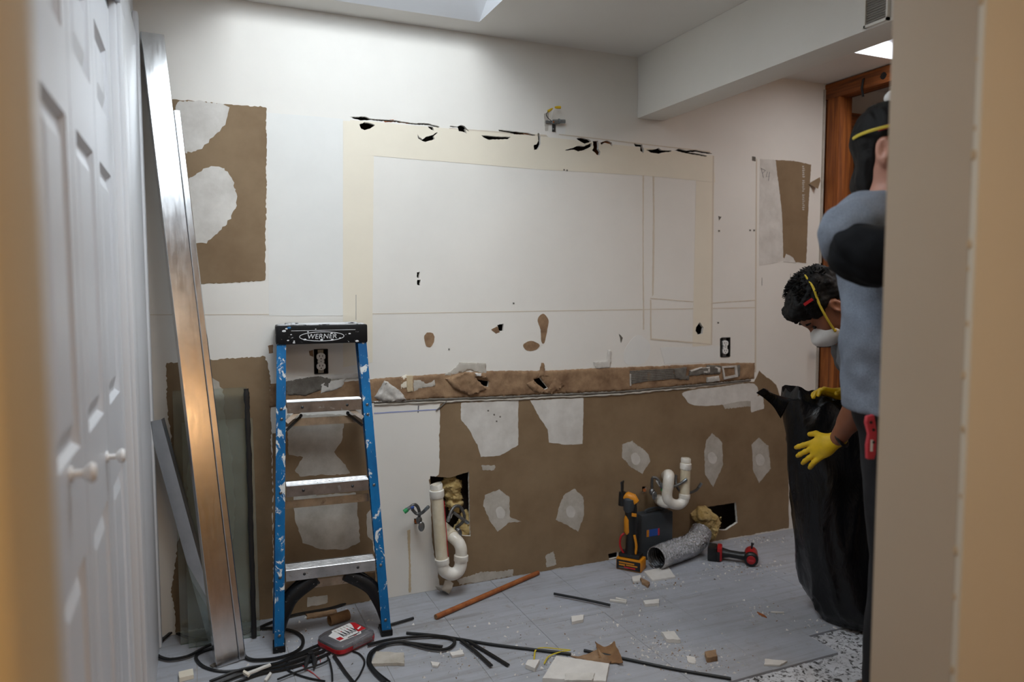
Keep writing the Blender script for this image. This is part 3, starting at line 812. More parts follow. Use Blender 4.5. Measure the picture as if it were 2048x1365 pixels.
# --- ceiling with skylight openings, skylight wells
def ceil_slab(name, x0, x1, y0, y1, holes_, mat):
    lp = [(x0, y0), (x1, y0), (x1, y1), (x0, y1)]
    hl = [[(h[0], h[2]), (h[1], h[2]), (h[1], h[3]), (h[0], h[3])] for h in holes_]
    p2, tris = cdt(lp, hl); n = len(p2)
    vs = [(p[0], p[1], CZ) for p in p2] + [(p[0], p[1], CZ + .015) for p in p2]
    fs = list(tris) + [tuple(n + i for i in reversed(t)) for t in tris]
    return mesh_obj(name, vs, fs, mat)
cl = struct(ceil_slab('ceiling', HX0, XR + 2.2, HY0, D + .12, [SKY1, SKY2], 'ceiling_paint'))
for (x0, x1, y0, y1), tp, h in ((SKY1, TOP1, WELL1), (SKY2, TOP2, WELL2)):
    lo_ = [(x0, y0), (x1, y0), (x1, y1), (x0, y1)]; hi_ = [(tp[0], tp[2]), (tp[1], tp[2]), (tp[1], tp[3]), (tp[0], tp[3])]
    vs = [(x, y, CZ) for x, y in lo_] + [(x, y, CZ + h) for x, y in hi_]
    cx_, cy_ = (x0 + x1) / 2, (y0 + y1) / 2
    vs += [(x + (.02 if x > cx_ else -.02), y + (.02 if y > cy_ else -.02), CZ + .0005) for x, y in lo_] + [(x + (.02 if x > cx_ else -.02), y + (.02 if y > (tp[2] + tp[3]) / 2 else -.02), CZ + h) for x, y in hi_]
    fs = []
    for k in range(4):
        j = (k + 1) % 4; fs += [(k, j, 4 + j, 4 + k), (8 + k, 12 + k, 12 + j, 8 + j), (4 + k, 4 + j, 12 + j, 12 + k), (k, 8 + k, 8 + j, j)]
    mesh_obj('skylight_well', vs, fs, 'trim_white', cl)
    wn = MB().box((tp[0] - .02, tp[2] - .02, CZ + h), (tp[1] + .02, tp[3] + .02, CZ + h + .008)).build('window_1' if h > .2 else 'window_2', 'pane_glass')
    struct(wn)
# --- beam
BX0, BX1, BZ = 1.945, 2.09, 2.118
bmz = struct(MB().box((BX0, .95, BZ), (BX1, D, CZ)).build('trim_1', 'beam_paint', bevel=.003), 'white boxed ceiling beam')
# grille set into the beam
gy0, gy1, gz0, gz1 = 1.632, 1.718, BZ + .004, 2.33
vent = thing('vent_grille', (BX0, (gy0 + gy1) / 2, gz0), 'grey slatted vent grille on the side of the white ceiling beam', 'vent')
m = MB()
for a, b in (((gy0, gz0), (gy1, gz0 + .008)), ((gy0, gz1 - .008), (gy1, gz1)), ((gy0, gz0), (gy0 + .006, gz1)), ((gy1 - .006, gz0), (gy1, gz1))):
    m.box((BX0 - .012, a[0], a[1]), (BX0 - .0005, b[0], b[1]))
m.build('frame', 'beam_paint', vent)
z = gz0 + .014
while z < gz1 - .012:
    MB().beam((BX0 - .005, gy0 + .006, z), (BX0 - .005, gy1 - .006, z), .007, .0025, up=Vector((.5, 0, 1))).build('slat', 'grille', vent); z += .0075
MB().box((BX0 - .0022, gy0 + .005, gz0 + .005), (BX0 - .0006, gy1 - .005, gz1 - .005)).build('backing', 'grille', vent)

# --- floor: slab, tiles, speckled strip, hall boards
TY0 = 1.89
fo = struct(MB().box((HX0, HY0, -.06), (XR + 2.2, D + .12, -.014)).build('floor', 'slab'), 'pale tiled floor with debris')
def grid_plate(name, x0, x1, y0, y1, z, step, amp, mat, parent, seed):
    nx, ny = int((x1 - x0) / step) + 1, int((y1 - y0) / step) + 1; vs = []; fs = []
    for i in range(nx + 1):
        for j in range(ny + 1):
            x, y = x0 + (x1 - x0) * i / nx, y0 + (y1 - y0) * j / ny
            vs.append((x, y, z + amp * mnoise.noise((x * 55, y * 55, seed)) + amp * .5 * mnoise.noise((x * 130, y * 130, seed))))
    for i in range(nx):
        for j in range(ny):
            a = i * (ny + 1) + j; fs.append((a, a + ny + 1, a + ny + 2, a + 1))
    return mesh_obj(name, vs, fs, mat, parent, smooth=True)
grid_plate('bare_slab', XL, XR, 1.70, 2.06, -.0085, .007, .0035, 'speckled_slab', fo, 2)
x = HX0; bi = 0
while x < XR + .3:                        # hall floorboards
    MB().box((x + .001, HY0 + .01, -.014), (x + .124, 1.725, -.002)).build('floorboard', 'hall_wood', fo, bevel=.001, seg=1); x += .126
TW, TL = .3048, .6096
xe0 = 1.187
k0 = int(math.floor((XL - xe0) / TW))
for k in range(k0, 8):
    x0, x1 = max(xe0 + k * TW, XL - .02), min(xe0 + (k + 1) * TW, XR + .01)
    if x1 - x0 < .02: continue
    ys = [2.515 + j * TL for j in range(-2, 2)] if k in (0, 1) or k % 2 == 0 else [2.515 - TL / 2 + j * TL for j in range(-2, 3)]
    start = TY0 if x1 < 2.3 else 2.03
    cuts = [start] + [y for y in ys if start + .04 < y < D - .03] + [D]
    for a, b in zip(cuts[:-1], cuts[1:]):
        MB().box((x0 + .0007, a + .0007, -.012), (x1 - .0007, b - .0007, random.Random(k * 9 + int(a * 50)).uniform(-.0004, .0004))).build('floor_tile', 'floor_tile', fo, bevel=.0008, seg=1)
MB().box((XL - .02, TY0 + .004, -.0139), (xe0 + 3 * TW, D, -.0022)).build('grout', 'compound_thin', fo)
MB().box((xe0 + 3 * TW, 2.034, -.0139), (XR, D, -.0022)).build('grout', 'compound_thin', fo)

# --- left wall with bifold closet doors
m = MB()
m.box((XL - .12, 2.36, 0), (XL, D + .0, CZ))
m.box((XL - .12, 1.04, 2.10), (XL, 2.36, CZ))
wlft = struct(m.build('wall_left', 'trim_white'))
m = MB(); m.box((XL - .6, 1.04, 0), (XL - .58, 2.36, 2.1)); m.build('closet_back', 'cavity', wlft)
tr = MB()
CF = XL + .016
tr.box((XL + .0005, 2.225, 0), (CF, 2.36, 2.07)); tr.box((XL - .1, 2.212, 0), (XL + .004, 2.3595, 2.0695))
tr.build('casing', 'trim_white', wlft, bevel=.006)
MB().box((XL + .0005, 1.0, 2.07), (CF, 2.37, 2.16)).build('casing', 'trim_white', wlft, bevel=.006)
MB().box((XL + .0005, 2.375, 0), (XL + .012, 2.90, 2.2)).build('casing', 'trim_white', wlft, bevel=.008)
MB().box((XL + .0005, 2.905, 0), (XL + .02, 2.955, 2.28)).build('casing', 'trim_white', wlft, bevel=.009)
MB().box((XL - .05, 1.1, 2.045), (XL - .012, 2.21, 2.0695)).build('door_track', 'dark_metal', wlft)
def leaf(n, y0, y1, knob, kz=.965):
    z0, z1 = .015, 2.04; xf = XL - .012; t = .03
    root = bpy.data.objects.new('door_%d' % n, None); COL.objects.link(root); root.location = (xf, (y0 + y1) / 2, 0)
    root['kind'] = 'structure'
    st = .055
    m = MB()
    rails = [(z0, .20), (.875, 1.06), (1.60, 1.735), (1.905, z1)]
    m.box((xf - t, y0, z0), (xf, y0 + st, z1)); m.box((xf - t, y1 - st, z0), (xf, y1, z1))
    for a, b in rails: m.box((xf - t, y0 + st, a), (xf, y1 - st, b))
    m.build('frame', 'door_white', root)
    for a, b in ((.20, .875), (1.06, 1.60), (1.735, 1.905)):
        ya, yb = y0 + st, y1 - st; e = .035; d = .011
        vs = []
        for off, xx in ((0, xf - .001), (.010, xf - d), (.018, xf - d), (e + .012, xf - .002), (e + .012, xf - .002)):
            vs += [(xx, ya + off, a + off), (xx, yb - off, a + off), (xx, yb - off, b - off), (xx, ya + off, b - off)]
        fs = []
        for i in range(3):
            for k in range(4):
                fs.append((i * 4 + k, i * 4 + (k + 1) % 4, (i + 1) * 4 + (k + 1) % 4, (i + 1) * 4 + k))
        fs.append((12, 13, 14, 15))
        mesh_obj('panel', vs[:16], fs, 'door_white', root)
    if knob is not None:
        kb = MB(); p = Vector((xf, knob, kz))
        path = [p + Vector((d, 0, 0)) for d in (0, .004, .006, .018, .022, .030, .036, .038)]
        kb.tube(path, [.012, .012, .006, .006, .012, .0165, .012, .002], 16); kb.build('knob', 'knob_white', root, smooth=True)
leaf(1, 1.115, 1.443, 1.27, 1.04); leaf(2, 1.447, 1.795, 1.745); leaf(3, 1.799, 2.147, None)
MB().box((XL - .05, 2.15, .015), (XL - .012, 2.21, 2.04)).build('casing', 'trim_white', wlft)
MB().box((XL - .12, .95, 0), (XL, 1.10, 2.1)).build('casing', 'trim_white', wlft, bevel=.004)

# --- near jambs of the opening the picture is taken through
wn1 = struct(MB().box((HX0, .40, 0), (-.083, .52, CZ)).build('wall_near_left', 'wall_cream', bevel=.004), 'cream end of the near wall')
MB().box((HX0, .52, 0), (XL - .12, 1.0, CZ)).build('closet_end', 'wall_cream', wn1)
JX = 1.103
wn2 = struct(MB().box((JX, .77, 0), (HX1, .9205, CZ)).build('wall_near_right', 'wall_tan'), 'tan end of the near wall')
MB().box((JX - .0012, .757, 0), (HX1, .7695, CZ)).build('drywall_face', 'wall_cream_pale', wn2, bevel=.003)
m = MB(); rnd = random.Random(8)
for k in range(26):
    zz = .05 + k * .085 + rnd.uniform(-.03, .03); r_ = rnd.uniform(.0025, .006)
    MB().sphere((JX - .001, .768 + rnd.uniform(-.004, .002), zz), r_, 6, 4, (.35, 1, 1.6)).build('chip', 'stain', wn2)
# --- hall shell behind the camera
struct(MB().box((HX0 - .05, HY0 - .05, 0), (HX1, HY0, CZ)).build('wall_hall_back', 'wall_cream'))
struct(MB().box((HX0 - .05, HY0, 0), (HX0, 1.0, CZ)).build('wall_hall_left', 'wall_cream'))
struct(MB().box((HX1, HY0, 0), (HX1 + .05, .95, CZ)).build('wall_hall_right', 'wall_cream'))
# --- right wall: open framing
fr = struct(MB().box((XR, .95, 0), (XR + .089, D + .1, .038)).build('wall_right', 'stud_wood_flat'), 'open timber stud wall')
MB().box((XR, .95, CZ - .085), (XR + .089, D + .1, CZ - .005)).build('top_plate', 'stud_wood_flat', fr, bevel=.003)
for y0, y1 in ((2.905, 2.99), (2.552, 2.59), (2.145, 2.183), (1.739, 1.777), (1.333, 1.371), (.955, .99)):
    MB().box((XR + .002, y0, .038), (XR + .087, y1, CZ - .085)).build('stud', 'stud_wood', fr, bevel=.002)
MB().tube([(XR + .03, 2.75, CZ - .02), (XR - .004, 2.76, CZ - .04), (XR - .006, 2.765, CZ - .08), (XR + .01, 2.77, CZ - .12)], .006, 6).build('wire_scrap', 'black_rubber', fr)
MB().sphere((XR + .01, 2.645, CZ - .05), .04, 10, 8, (.3, 1, .9)).build('wire_scrap', 'black_rubber', fr)
MB().box((XR - .0125, D - .006, .0), (XR + .0, D + .014, CZ - .03)).build('corner_bead', 'compound_thin', fr)
MB().box((XR + .0105, D + .0, 0), (XR + .089, D + .12, CZ)).build('corner_post', 'stud_wood', fr)
# the next room seen between the studs
nx = XR + .089
nb = struct(MB().box((nx, D + .03, 0), (XR + 2.2, D + .05, CZ)).build('wall_next_room', 'sheathing'), 'brown sheathing of the next room')
MB().box((nx, D - .06, 2.16), (XR + 2.2, D + .029, 2.25)).build('header', 'stud_wood_x', nb, bevel=.003)
MB().box((nx + .0, D - .059, 0), (nx + .07, D + .029, 2.159)).build('stud', 'stud_wood', nb, bevel=.003)
for x in (3.75, 4.15, 4.6): MB().box((x, D - .059, 0), (x + .038, D + .029, 2.159)).build('stud', 'stud_wood', nb, bevel=.002)
MB().box((nx + .001, D + .0, 2.26), (XR + 2.2, D + .029, CZ)).build('upper_panel', 'ceiling_paint', nb)
pr = on(1700, 245, 1, D + .028)
MB().box((pr.x, D + .026, pr.z - .05), (pr.x + .32, D + .0299, pr.z + .045)).build('printed_strip', 'label_red_faded', nb)
struct(MB().box((XR + 2.2, .9, 0), (XR + 2.25, D + .1, CZ)).build('wall_next_room_side', 'ceiling_paint'))
struct(MB().box((HX1, .9, 0), (XR + 2.2, .95, CZ)).build('wall_next_room_front', 'ceiling_paint'))
a = on(1636, 690, 1, 2.93); b = on(1706, 688, 1, 2.90)
tag(MB().tube([a, b + (b - a) * 1.5], .0155, 14).build('black_pipe', 'black_rubber', smooth=True), 'black horizontal pipe crossing in front of the timber post', 'pipe')
# --- hall lamps behind the camera, and an added unseen lamp warming the right
LAMP_POS = [(.45, -.45), (1.5, -1.5), (-.45, .0), (2.55, 1.25)]
for i, (x, y) in enumerate(LAMP_POS):
    t = thing('ceiling_lamp', (x, y, CZ - .06), ['warm round ceiling lamp nearest the opening', 'warm round ceiling lamp on the right of the hall', 'warm round ceiling lamp on the left of the hall', 'added unseen warm lamp behind the right wall end'][i], 'lamp', 'hall ceiling lamps')
    MB().tube([(x, y, CZ), (x, y, CZ - .02), (x, y, CZ - .03)], [.11, .11, .095], 24).build('trim_ring', 'lamp_trim', t, smooth=True)
    MB().tube([(x, y, CZ - .0301), (x, y, CZ - .036)], [.085, .08], 24).build('bulb', 'bulb', t)
    l = bpy.data.lights.new('lamp_light', 'AREA'); l.shape = 'DISK'; l.size = .16; l.energy = (7.5, 7.5, 7.5, 3.2)[i]; l.color = (1, .86, .70) if i < 3 else (1, .78, .62)
    lo = bpy.data.objects.new('lamp_light', l); lo.parent = t; lo.location = (0, 0, .018); COL.objects.link(lo)

# two-bulb wall lamp at the far end of the hall (seen only as glints in the metal)
t = thing('wall_lamp', (2.2, HY0, 1.3), 'two-bulb warm wall lamp at the far end of the hall', 'lamp')
MB().box((2.16, HY0 + .0005, 1.30), (2.24, HY0 + .02, 1.76)).build('backplate', 'dark_metal', t, bevel=.004)
for zz in (1.40, 1.66):
    MB().cyl((2.2, HY0 + .02, zz), (2.2, HY0 + .05, zz), .018, 12).build('socket', 'dark_metal', t)
    MB().sphere((2.2, HY0 + .09, zz), .042, 16, 10).build('globe', 'sconce_glow', t, smooth=True)
    l = bpy.data.lights.new('globe_light', 'POINT'); l.energy = 2.2; l.color = (1, .58, .30); l.shadow_soft_size = .05
    lo = bpy.data.objects.new('globe_light', l); lo.parent = t; lo.location = (0, .17, zz - 1.3); COL.objects.link(lo)

# ================================================================== OBJECTS
# ------------------------------------------------------------------ step ladder (folded, leaning on the wall)
def build_ladder():
    O = Vector((.437, 2.684, 0)); ex = Vector((.42, -.033, 0)).normalized(); eu = Vector((.01, .196, 1.114)).normalized()
    en = ex.cross(eu).normalized()
    if en.y < 0: en = -en
    eh = Vector((-ex.y, ex.x, 0))                      # level, away from the camera
    L = lambda a, t, n=0.0: O + ex * a + eu * t + en * n
    TC = 1.131                                          # rail length below the cap
    root = thing('step_ladder', O, 'blue paint-splattered step ladder with metal treads leaning on the back wall', 'ladder')
    def half(t): return .212 - (.212 - .168) * t / TC
    for sgn in (-1, 1):
        pr = [(0, 0), (.034, 0), (.034, .004), (.004, .004), (.004, .055), (.030, .055), (.030, .059), (0, .059)]
        pr = [(-sgn * x, y) for x, y in pr]
        if sgn > 0: pr = pr[::-1]
        m = MB(); m.profile(L(sgn * half(0), .012), L(sgn * half(TC), TC), pr, x=ex, y=en); rail = m.build('rail', 'ladder_blue', root)
        m = MB(); a = sgn * (half(0) - .018)
        m.box((0, 0, 0), (.044, .07, .022), Matrix.Translation(L(sgn * half(0) - (.005 if sgn < 0 else .039), 0, -.004)) @ Matrix((ex, eh, Vector((0, 0, 1)))).transposed().to_4x4())
        m.build('foot', 'ladder_black', root, bevel=.003)
        # rear rail folded against the front one
        pr2 = [(0, 0), (.028, 0), (.028, .026), (0, .026)]; pr2 = [(-sgn * x, y) for x, y in pr2]
        if sgn > 0: pr2 = pr2[::-1]
        m = MB(); m.profile(L(sgn * (half(0) + .004), .05, .075), L(sgn * (half(TC) - .006), TC + .01, .066), pr2, x=ex, y=en); m.build('rear_rail', 'ladder_blue_clean', root, bevel=.002)
    # treads
    for pa, pb in (((568, 806), (731, 799)), ((563.5, 974), (748, 959)), ((560, 1143), (765.6, 1119))):
        qa, qb = onp(*pa, O, en), onp(*pb, O, en)
        t = ((qa - O).dot(eu) + (qb - O).dot(eu)) / 2
        h0 = half(t) - .004
        prof = [(0, 0)]
        for k in range(5):
            x0 = .002 + k * .0145; prof += [(x0, .0018), (x0 + .006, .0018), (x0 + .008, -.0012), (x0 + .0125, -.0012)]
        prof += [(.076, 0), (.076, -.032), (.073, -.032), (.073, -.0035), (.003, -.0035), (.003, -.038), (0, -.041)]
        # front lip stands proud of the rails
        A, B = L(-h0 + .034, t, -.006), L(h0 - .034, t, -.006)
        m = MB(); m.profile(A, B, [(x, y) for x, y in prof], x=eh, y=Vector((0, 0, 1))); st = m.build('step', 'step_metal', root)
        for f_ in (.2, .8):
            c = A.lerp(B, f_) + Vector((0, 0, -.02)); MB().sphere(c - eh * .001, .0055, 10, 6, (1, .6, 1)).build('rivet', 'dark_metal', st, smooth=True)
        for sgn in (-1, 1):
            for dt in (-.022, -.0601) if t > .7 else (-.022,):
                MB().sphere(L(sgn * (half(t) - .017), t + dt, -.001), .006, 10, 6, (1, .6, 1)).build('rivet', 'brushed_grey', root, smooth=True)
        # rear horizontal
        m = MB(); m.beam(L(-half(t) + .03, t - .075, .075), L(half(t) - .03, t - .075, .075), .004, .03, up=eu); m.build('rear_horizontal', 'step_metal', root)
    t1 = (onp(568, 806, O, en) - O).dot(eu); t3 = (onp(560, 1143, O, en) - O).dot(eu)
    # spreaders below the top tread
    for sgn in (-1, 1):
        m = MB(); m.beam(L(sgn * (half(t1) - .034), t1 - .105, .03), L(sgn * .085, t1 - .052, .045), .010, .004, up=en); m.build('spreader', 'ladder_black', root)
        m = MB(); m.beam(L(sgn * (half(t1) - .034), t1 - .075, .012), L(sgn * .095, t1 - .036, .02), .016, .006, up=en); m.build('spreader', 'step_metal', root)
        MB().sphere(L(sgn * .088, t1 - .052, .035), .0065, 8, 6).build('rivet', 'dark_metal', root, smooth=True)
        # moulded knee brace under the bottom tread
        pth = catmull([L(sgn * (half(0) - .022), .055, .028), L(sgn * (half(.15) - .03), .12, .028), L(sgn * (half(.2) - .06), t3 - .105, .028), L(sgn * .055, t3 - .045, .03)], 8)
        m = MB(); m.tube(pth, [.014 + .012 * min(1, i / 12) for i in range(len(pth))], 10, sq=1.1); m.build('knee_brace', 'ladder_black', root, smooth=True)
        pth = catmull([L(sgn * (half(0) - .03), .16, .07), L(sgn * (half(.2) - .04), t3 - .10, .07), L(sgn * .10, t3 - .045, .07)], 6)
        m = MB(); m.tube(pth, .009, 8); m.build('rear_brace', 'ladder_black', root, smooth=True)
        MB().sphere(L(sgn * (half(.06) - .017), .06, -.001), .006, 10, 6, (1, .6, 1)).build('rivet', 'brushed_grey', root, smooth=True)
    # top cap
    M = Matrix((ex, eh, Vector((0, 0, 1)))).transposed().to_4x4(); M.translation = L(0, TC, 0)
    cap = MB().box((-.172, -.008, -.006), (.172, .10, .066), M).build('top_cap', 'ladder_black', root, bevel=.007)
    MB().box((-.163, .0, .0645), (.163, .094, .0685), M).build('tool_tray', 'cap_top', cap, bevel=.002)
    for sx in (-.11, .11):
        m = MB(); m.tube([M @ Vector((sx, .05, .0685)), M @ Vector((sx, .05, .0735))], [.028, .026], 20); m.build('tool_ring', 'cap_top', cap, smooth=True)
    m = MB(); ring = [M @ Vector((.06 * math.cos(a) * 1.5, .035 + .025 * math.sin(a), .0695)) for a in [i * math.tau / 28 for i in range(29)]]
    m.tube(ring, .0025, 6); m.build('tray_rim', 'paint_white', cap)
    # lettering and oval on the cap front
    Mt = Matrix((ex, Vector((0, 0, 1)), -eh)).transposed().to_4x4(); Mt.translation = M @ Vector((-.002, -.0082, .022))
    text_mesh('WERNER', .0265, .0006, Mt, 'lettering', 'paint_white', cap, shear=.15, spacing=1.06)
    m = MB(); ring = [Mt @ Vector((.083 * math.cos(a), .0175 * math.sin(a), .0)) for a in [i * math.tau / 40 for i in range(41)]]
    m.tube(ring, .0014, 6); m.build('oval', 'paint_white', cap)
    m = MB(); m.box((-.115, -.0095, .045), (.125, -.0075, .0465), M); m.build('ridge', 'paint_white', cap)
    rnd = random.Random(12)
    for k in range(16):
        x = rnd.uniform(-.15, .16); z = rnd.uniform(.0, .014) if k < 7 else rnd.uniform(.012, .058)
        s_ = rnd.uniform(.002, .0055)
        MB().sphere(M @ Vector((x, -.008, z)), s_, 7, 5, (1.6, .25, .8)).build('paint_drip', 'paint_white' if k != 9 else 'ladder_blue', cap, smooth=True)
    return root
build_ladder()

# ------------------------------------------------------------------ leaning metal studs
def c_stud(name, a, b, wdir, w, fl_, label, cat, group=None, mat='galvanised'):
    a, b = V3(a), V3(b); d = (b - a).normalized(); x = (wdir - d * wdir.dot(d)).normalized(); n = d.cross(x)
    if n.y < 0: n = -n
    t = .0016; g = .006
    prof = [(-w / 2, fl_), (-w / 2, .0015), (-w / 2 + .0015, 0), (w / 2 - .0015, 0), (w / 2, .0015), (w / 2, fl_), (w / 2 - g, fl_), (w / 2 - g, fl_ - t), (w / 2 - t, fl_ - t), (w / 2 - t, t),
            (-w / 2 + t, t), (-w / 2 + t, fl_ - t), (-w / 2 + g, fl_ - t), (-w / 2 + g, fl_)]
    m = MB(); m.profile(a, b, prof, x=x, y=n)
    o = m.build(name, mat)
    return tag(o, label, cat, group)
sa = fl(456, 1332) + Vector((0, .0, .004)); sb = on(305, 66, 1, 2.955)
wd1 = Vector((1, .22, 0)); dd = (sb - sa).normalized()
x_ = (wd1 - dd * wd1.dot(dd)).normalized(); n_ = dd.cross(x_); n_ = n_ if n_.y > 0 else -n_
c_stud('metal_stud', sa, sb, wd1, .076, .038, 'tall shiny metal stud leaning in the left corner, wider of the pair', 'metal stud')
sb2 = on(341, 222, 1, 2.95)
a2 = sa + x_ * .040; b2 = a2 + dd * ((sb2.z - a2.z) / dd.z)
m = MB(); m.profile(a2, b2, [(0, .004), (.003, .002), (.020, .002), (.023, .005), (.024, .044), (.022, .044), (.0215, .006), (.019, .0036), (.004, .0036), (.0015, .005), (.0015, .044), (0, .044)], x=x_, y=n_)
tag(m.build('metal_stud', 'galvanised'), 'narrow metal stud standing right against the tall one, ending lower', 'metal stud')
ta = fl(430, 1284) + Vector((0, 0, .004)); tb = on(309, 842, 1, 2.90)
c_stud('metal_stud', ta, tb, Vector((1, -.35, 0)), .050, .026, 'short dull metal stud leaning against the white door casing', 'metal stud')

# ------------------------------------------------------------------ glass sheets and gasket
def sheet(x0, x1, zt, yb, yt, label, tilt=0.0):
    r_ = thing('glass_sheet', ((x0 + x1) / 2, yb, 0), label, 'glass')
    t = .006
    A = [Vector((x0, yb, .001)), Vector((x1, yb, .001)), Vector((x1 + tilt, yt, zt)), Vector((x0 + tilt, yt, zt))]
    n = (A[1] - A[0]).cross(A[3] - A[0]).normalized()
    if n.y < 0: n = -n
    Bk = [p + n * t for p in A]
    MB().add(A + Bk, [(3, 2, 1, 0), (4, 5, 6, 7)]).build('pane', 'sheet_glass', r_)
    MB().add(A + Bk, [(0, 1, 5, 4), (1, 2, 6, 5), (2, 3, 7, 6), (3, 0, 4, 7)]).build('edge', 'glass_edge', r_)
    return r_
sheet(on(352, 1000, 1, 2.95).x, on(500, 1000, 1, 2.95).x, wl(430, 776).z, 2.905, 2.972, 'large pale green glass sheet leaning on the wall, the taller one')
sheet(on(368, 1000, 1, 2.92).x, on(511, 1000, 1, 2.92).x, wl(430, 832).z - .01, 2.865, 2.955, 'pale green glass sheet leaning in front of the taller glass sheet')
g0 = on(507, 1245, 2, .005); pth = catmull([Vector((on(508, 1245, 1, 2.85).x, 2.852, .004)), on(503, 1100, 1, 2.88), on(499, 950, 1, 2.91), on(495, 830, 1, 2.935), on(492, 778, 1, 2.945)], 10)
rnd = random.Random(4)
m = MB(); m.tube([p + Vector((rnd.uniform(-.001, .001), 0, 0)) for p in pth], [.0095 + rnd.uniform(-.0012, .0015) for _ in pth], 8, sq=.7)
tag(m.build('rubber_gasket', 'black_rubber', smooth=True), 'black rubber gasket strip standing along the glass edge', 'gasket')

# ------------------------------------------------------------------ black trim strips strewn on the floor
STRIPS = [
    ([(300, 1262), (343, 1265), (373, 1277), (400, 1281), (417, 1281)], 'flat', 'black strip lying across the foot of the glass sheets'),
    ([(367, 1251), (343, 1270), (318, 1293), (311, 1308), (318, 1319), (341, 1325), (375, 1319), (406, 1303), (433, 1290)], 'flat', 'black strip curling in a wide loop beside the door casing'),
    ([(470, 1268), (500, 1263), (549, 1261), (574, 1264), (595, 1271), (606, 1283), (602, 1300), (582, 1313), (549, 1322), (516, 1325), (499, 1323), (489, 1316), (486, 1300)], 'flat', 'black strip in a round loop about the left ladder foot'),
    ([(486, 1272), (512, 1262), (534, 1252), (560, 1241)], 'flat', 'black strip running from the metal stud behind the ladder'),
    ([(440, 1296), (406, 1306), (392, 1316), (400, 1331), (419, 1341), (449, 1346), (491, 1342), (549, 1331), (590, 1314), (625, 1298), (650, 1288)], 'flat', 'black strip looping below the foot of the tall stud'),
    ([(420, 1370), (483, 1346), (549, 1334), (600, 1318), (640, 1303)], 'flat', 'black strip at the left of the bundle by the tool case'),
    ([(438, 1372), (500, 1349), (560, 1338), (610, 1322), (650, 1306)], 'flat', 'black strip in the middle of the bundle by the tool case'),
    ([(460, 1374), (520, 1352), (575, 1341), (620, 1327), (660, 1310)], 'flat', 'black strip at the right of the bundle by the tool case'),
    ([(588, 1310), (575, 1324), (572, 1339), (586, 1349), (615, 1359), (650, 1366)], 'thin', 'thin black cable looping left of the small pliers'),
    ([(555, 1366), (599, 1349), (639, 1336), (660, 1326)], 'thin', 'thin black cable passing under the small pliers'),
    ([(655, 1318), (660, 1330), (664, 1350), (665, 1368)], 'thin', 'thin black cable dropping straight from the tool case'),
    ([(668, 1316), (678, 1330), (690, 1348), (706, 1368)], 'flat', 'black strip slanting down from the tool case'),
    ([(706, 1306), (720, 1312), (729, 1327), (721, 1350), (709, 1368)], 'thin', 'thin black cable bowing out right of the tool case'),
    ([(735, 1296), (788, 1284), (866, 1278), (905, 1283), (907, 1295), (889, 1305), (858, 1303), (807, 1291), (768, 1296), (742, 1311), (737, 1330), (749, 1350), (770, 1370)], 'flat', 'black strip in the long open loop right of the tool case'),
    ([(772, 1296), (748, 1309), (742, 1330), (753, 1348), (780, 1370)], 'thin', 'thin black cable alongside the open loop'),
    ([(806, 1288), (840, 1292), (885, 1297)], 'flat', 'short black strip end inside the open loop'),
    ([(813, 1270), (860, 1274), (905, 1280), (983, 1293), (1080, 1305), (1142, 1313)], 'tube', 'long black tube crossing the floor toward the tile scrap'),
    ([(921, 1286), (950, 1308), (983, 1338)], 'flat', 'left of two black strips forking toward the front'),
    ([(938, 1288), (975, 1310), (1017, 1336)], 'flat', 'right of two black strips forking toward the front'),
    ([(757, 1261), (790, 1252), (827, 1241)], 'tube', 'short black tube passing behind the right ladder foot'),
    ([(1168, 1305), (1245, 1321), (1350, 1343), (1462, 1362)], 'tube', 'thick black tube running out from under the cardboard scrap'),
    ([(1108, 1194), (1165, 1205), (1220, 1217)], 'tube', 'short black tube lying alone in the middle of the floor'),
    ([(530, 1236), (592, 1222), (650, 1211), (684, 1205), (692, 1210), (660, 1221), (600, 1232), (560, 1242)], 'flat', 'doubled black strip lying behind the ladder by the wall'),
    ([(560, 1224), (610, 1213), (688, 1203)], 'flat', 'black strip along the wall foot behind the ladder'),
]
for i, (px, kind, lab) in enumerate(STRIPS):
    zz = .0012 + .0022 * ((i * 7) % 4)
    p = catmull([fl(x, y) + Vector((0, 0, zz)) for x, y in px], 9)
    m = MB()
    if kind == 'flat': m.ribbon(p, .0125, .0055); nm = 'rubber_strip'; cat = 'rubber strip'
    elif kind == 'tube': m.tube([q + Vector((0, 0, .005)) for q in p], .0055, 8); nm = 'plastic_tube'; cat = 'tube'
    else: m.tube([q + Vector((0, 0, .003)) for q in p], .0034, 6); nm = 'cable'; cat = 'cable'
    tag(m.build(nm, 'black_rubber', smooth=True, ang=50), lab, cat, 'black strips and cables on the floor')

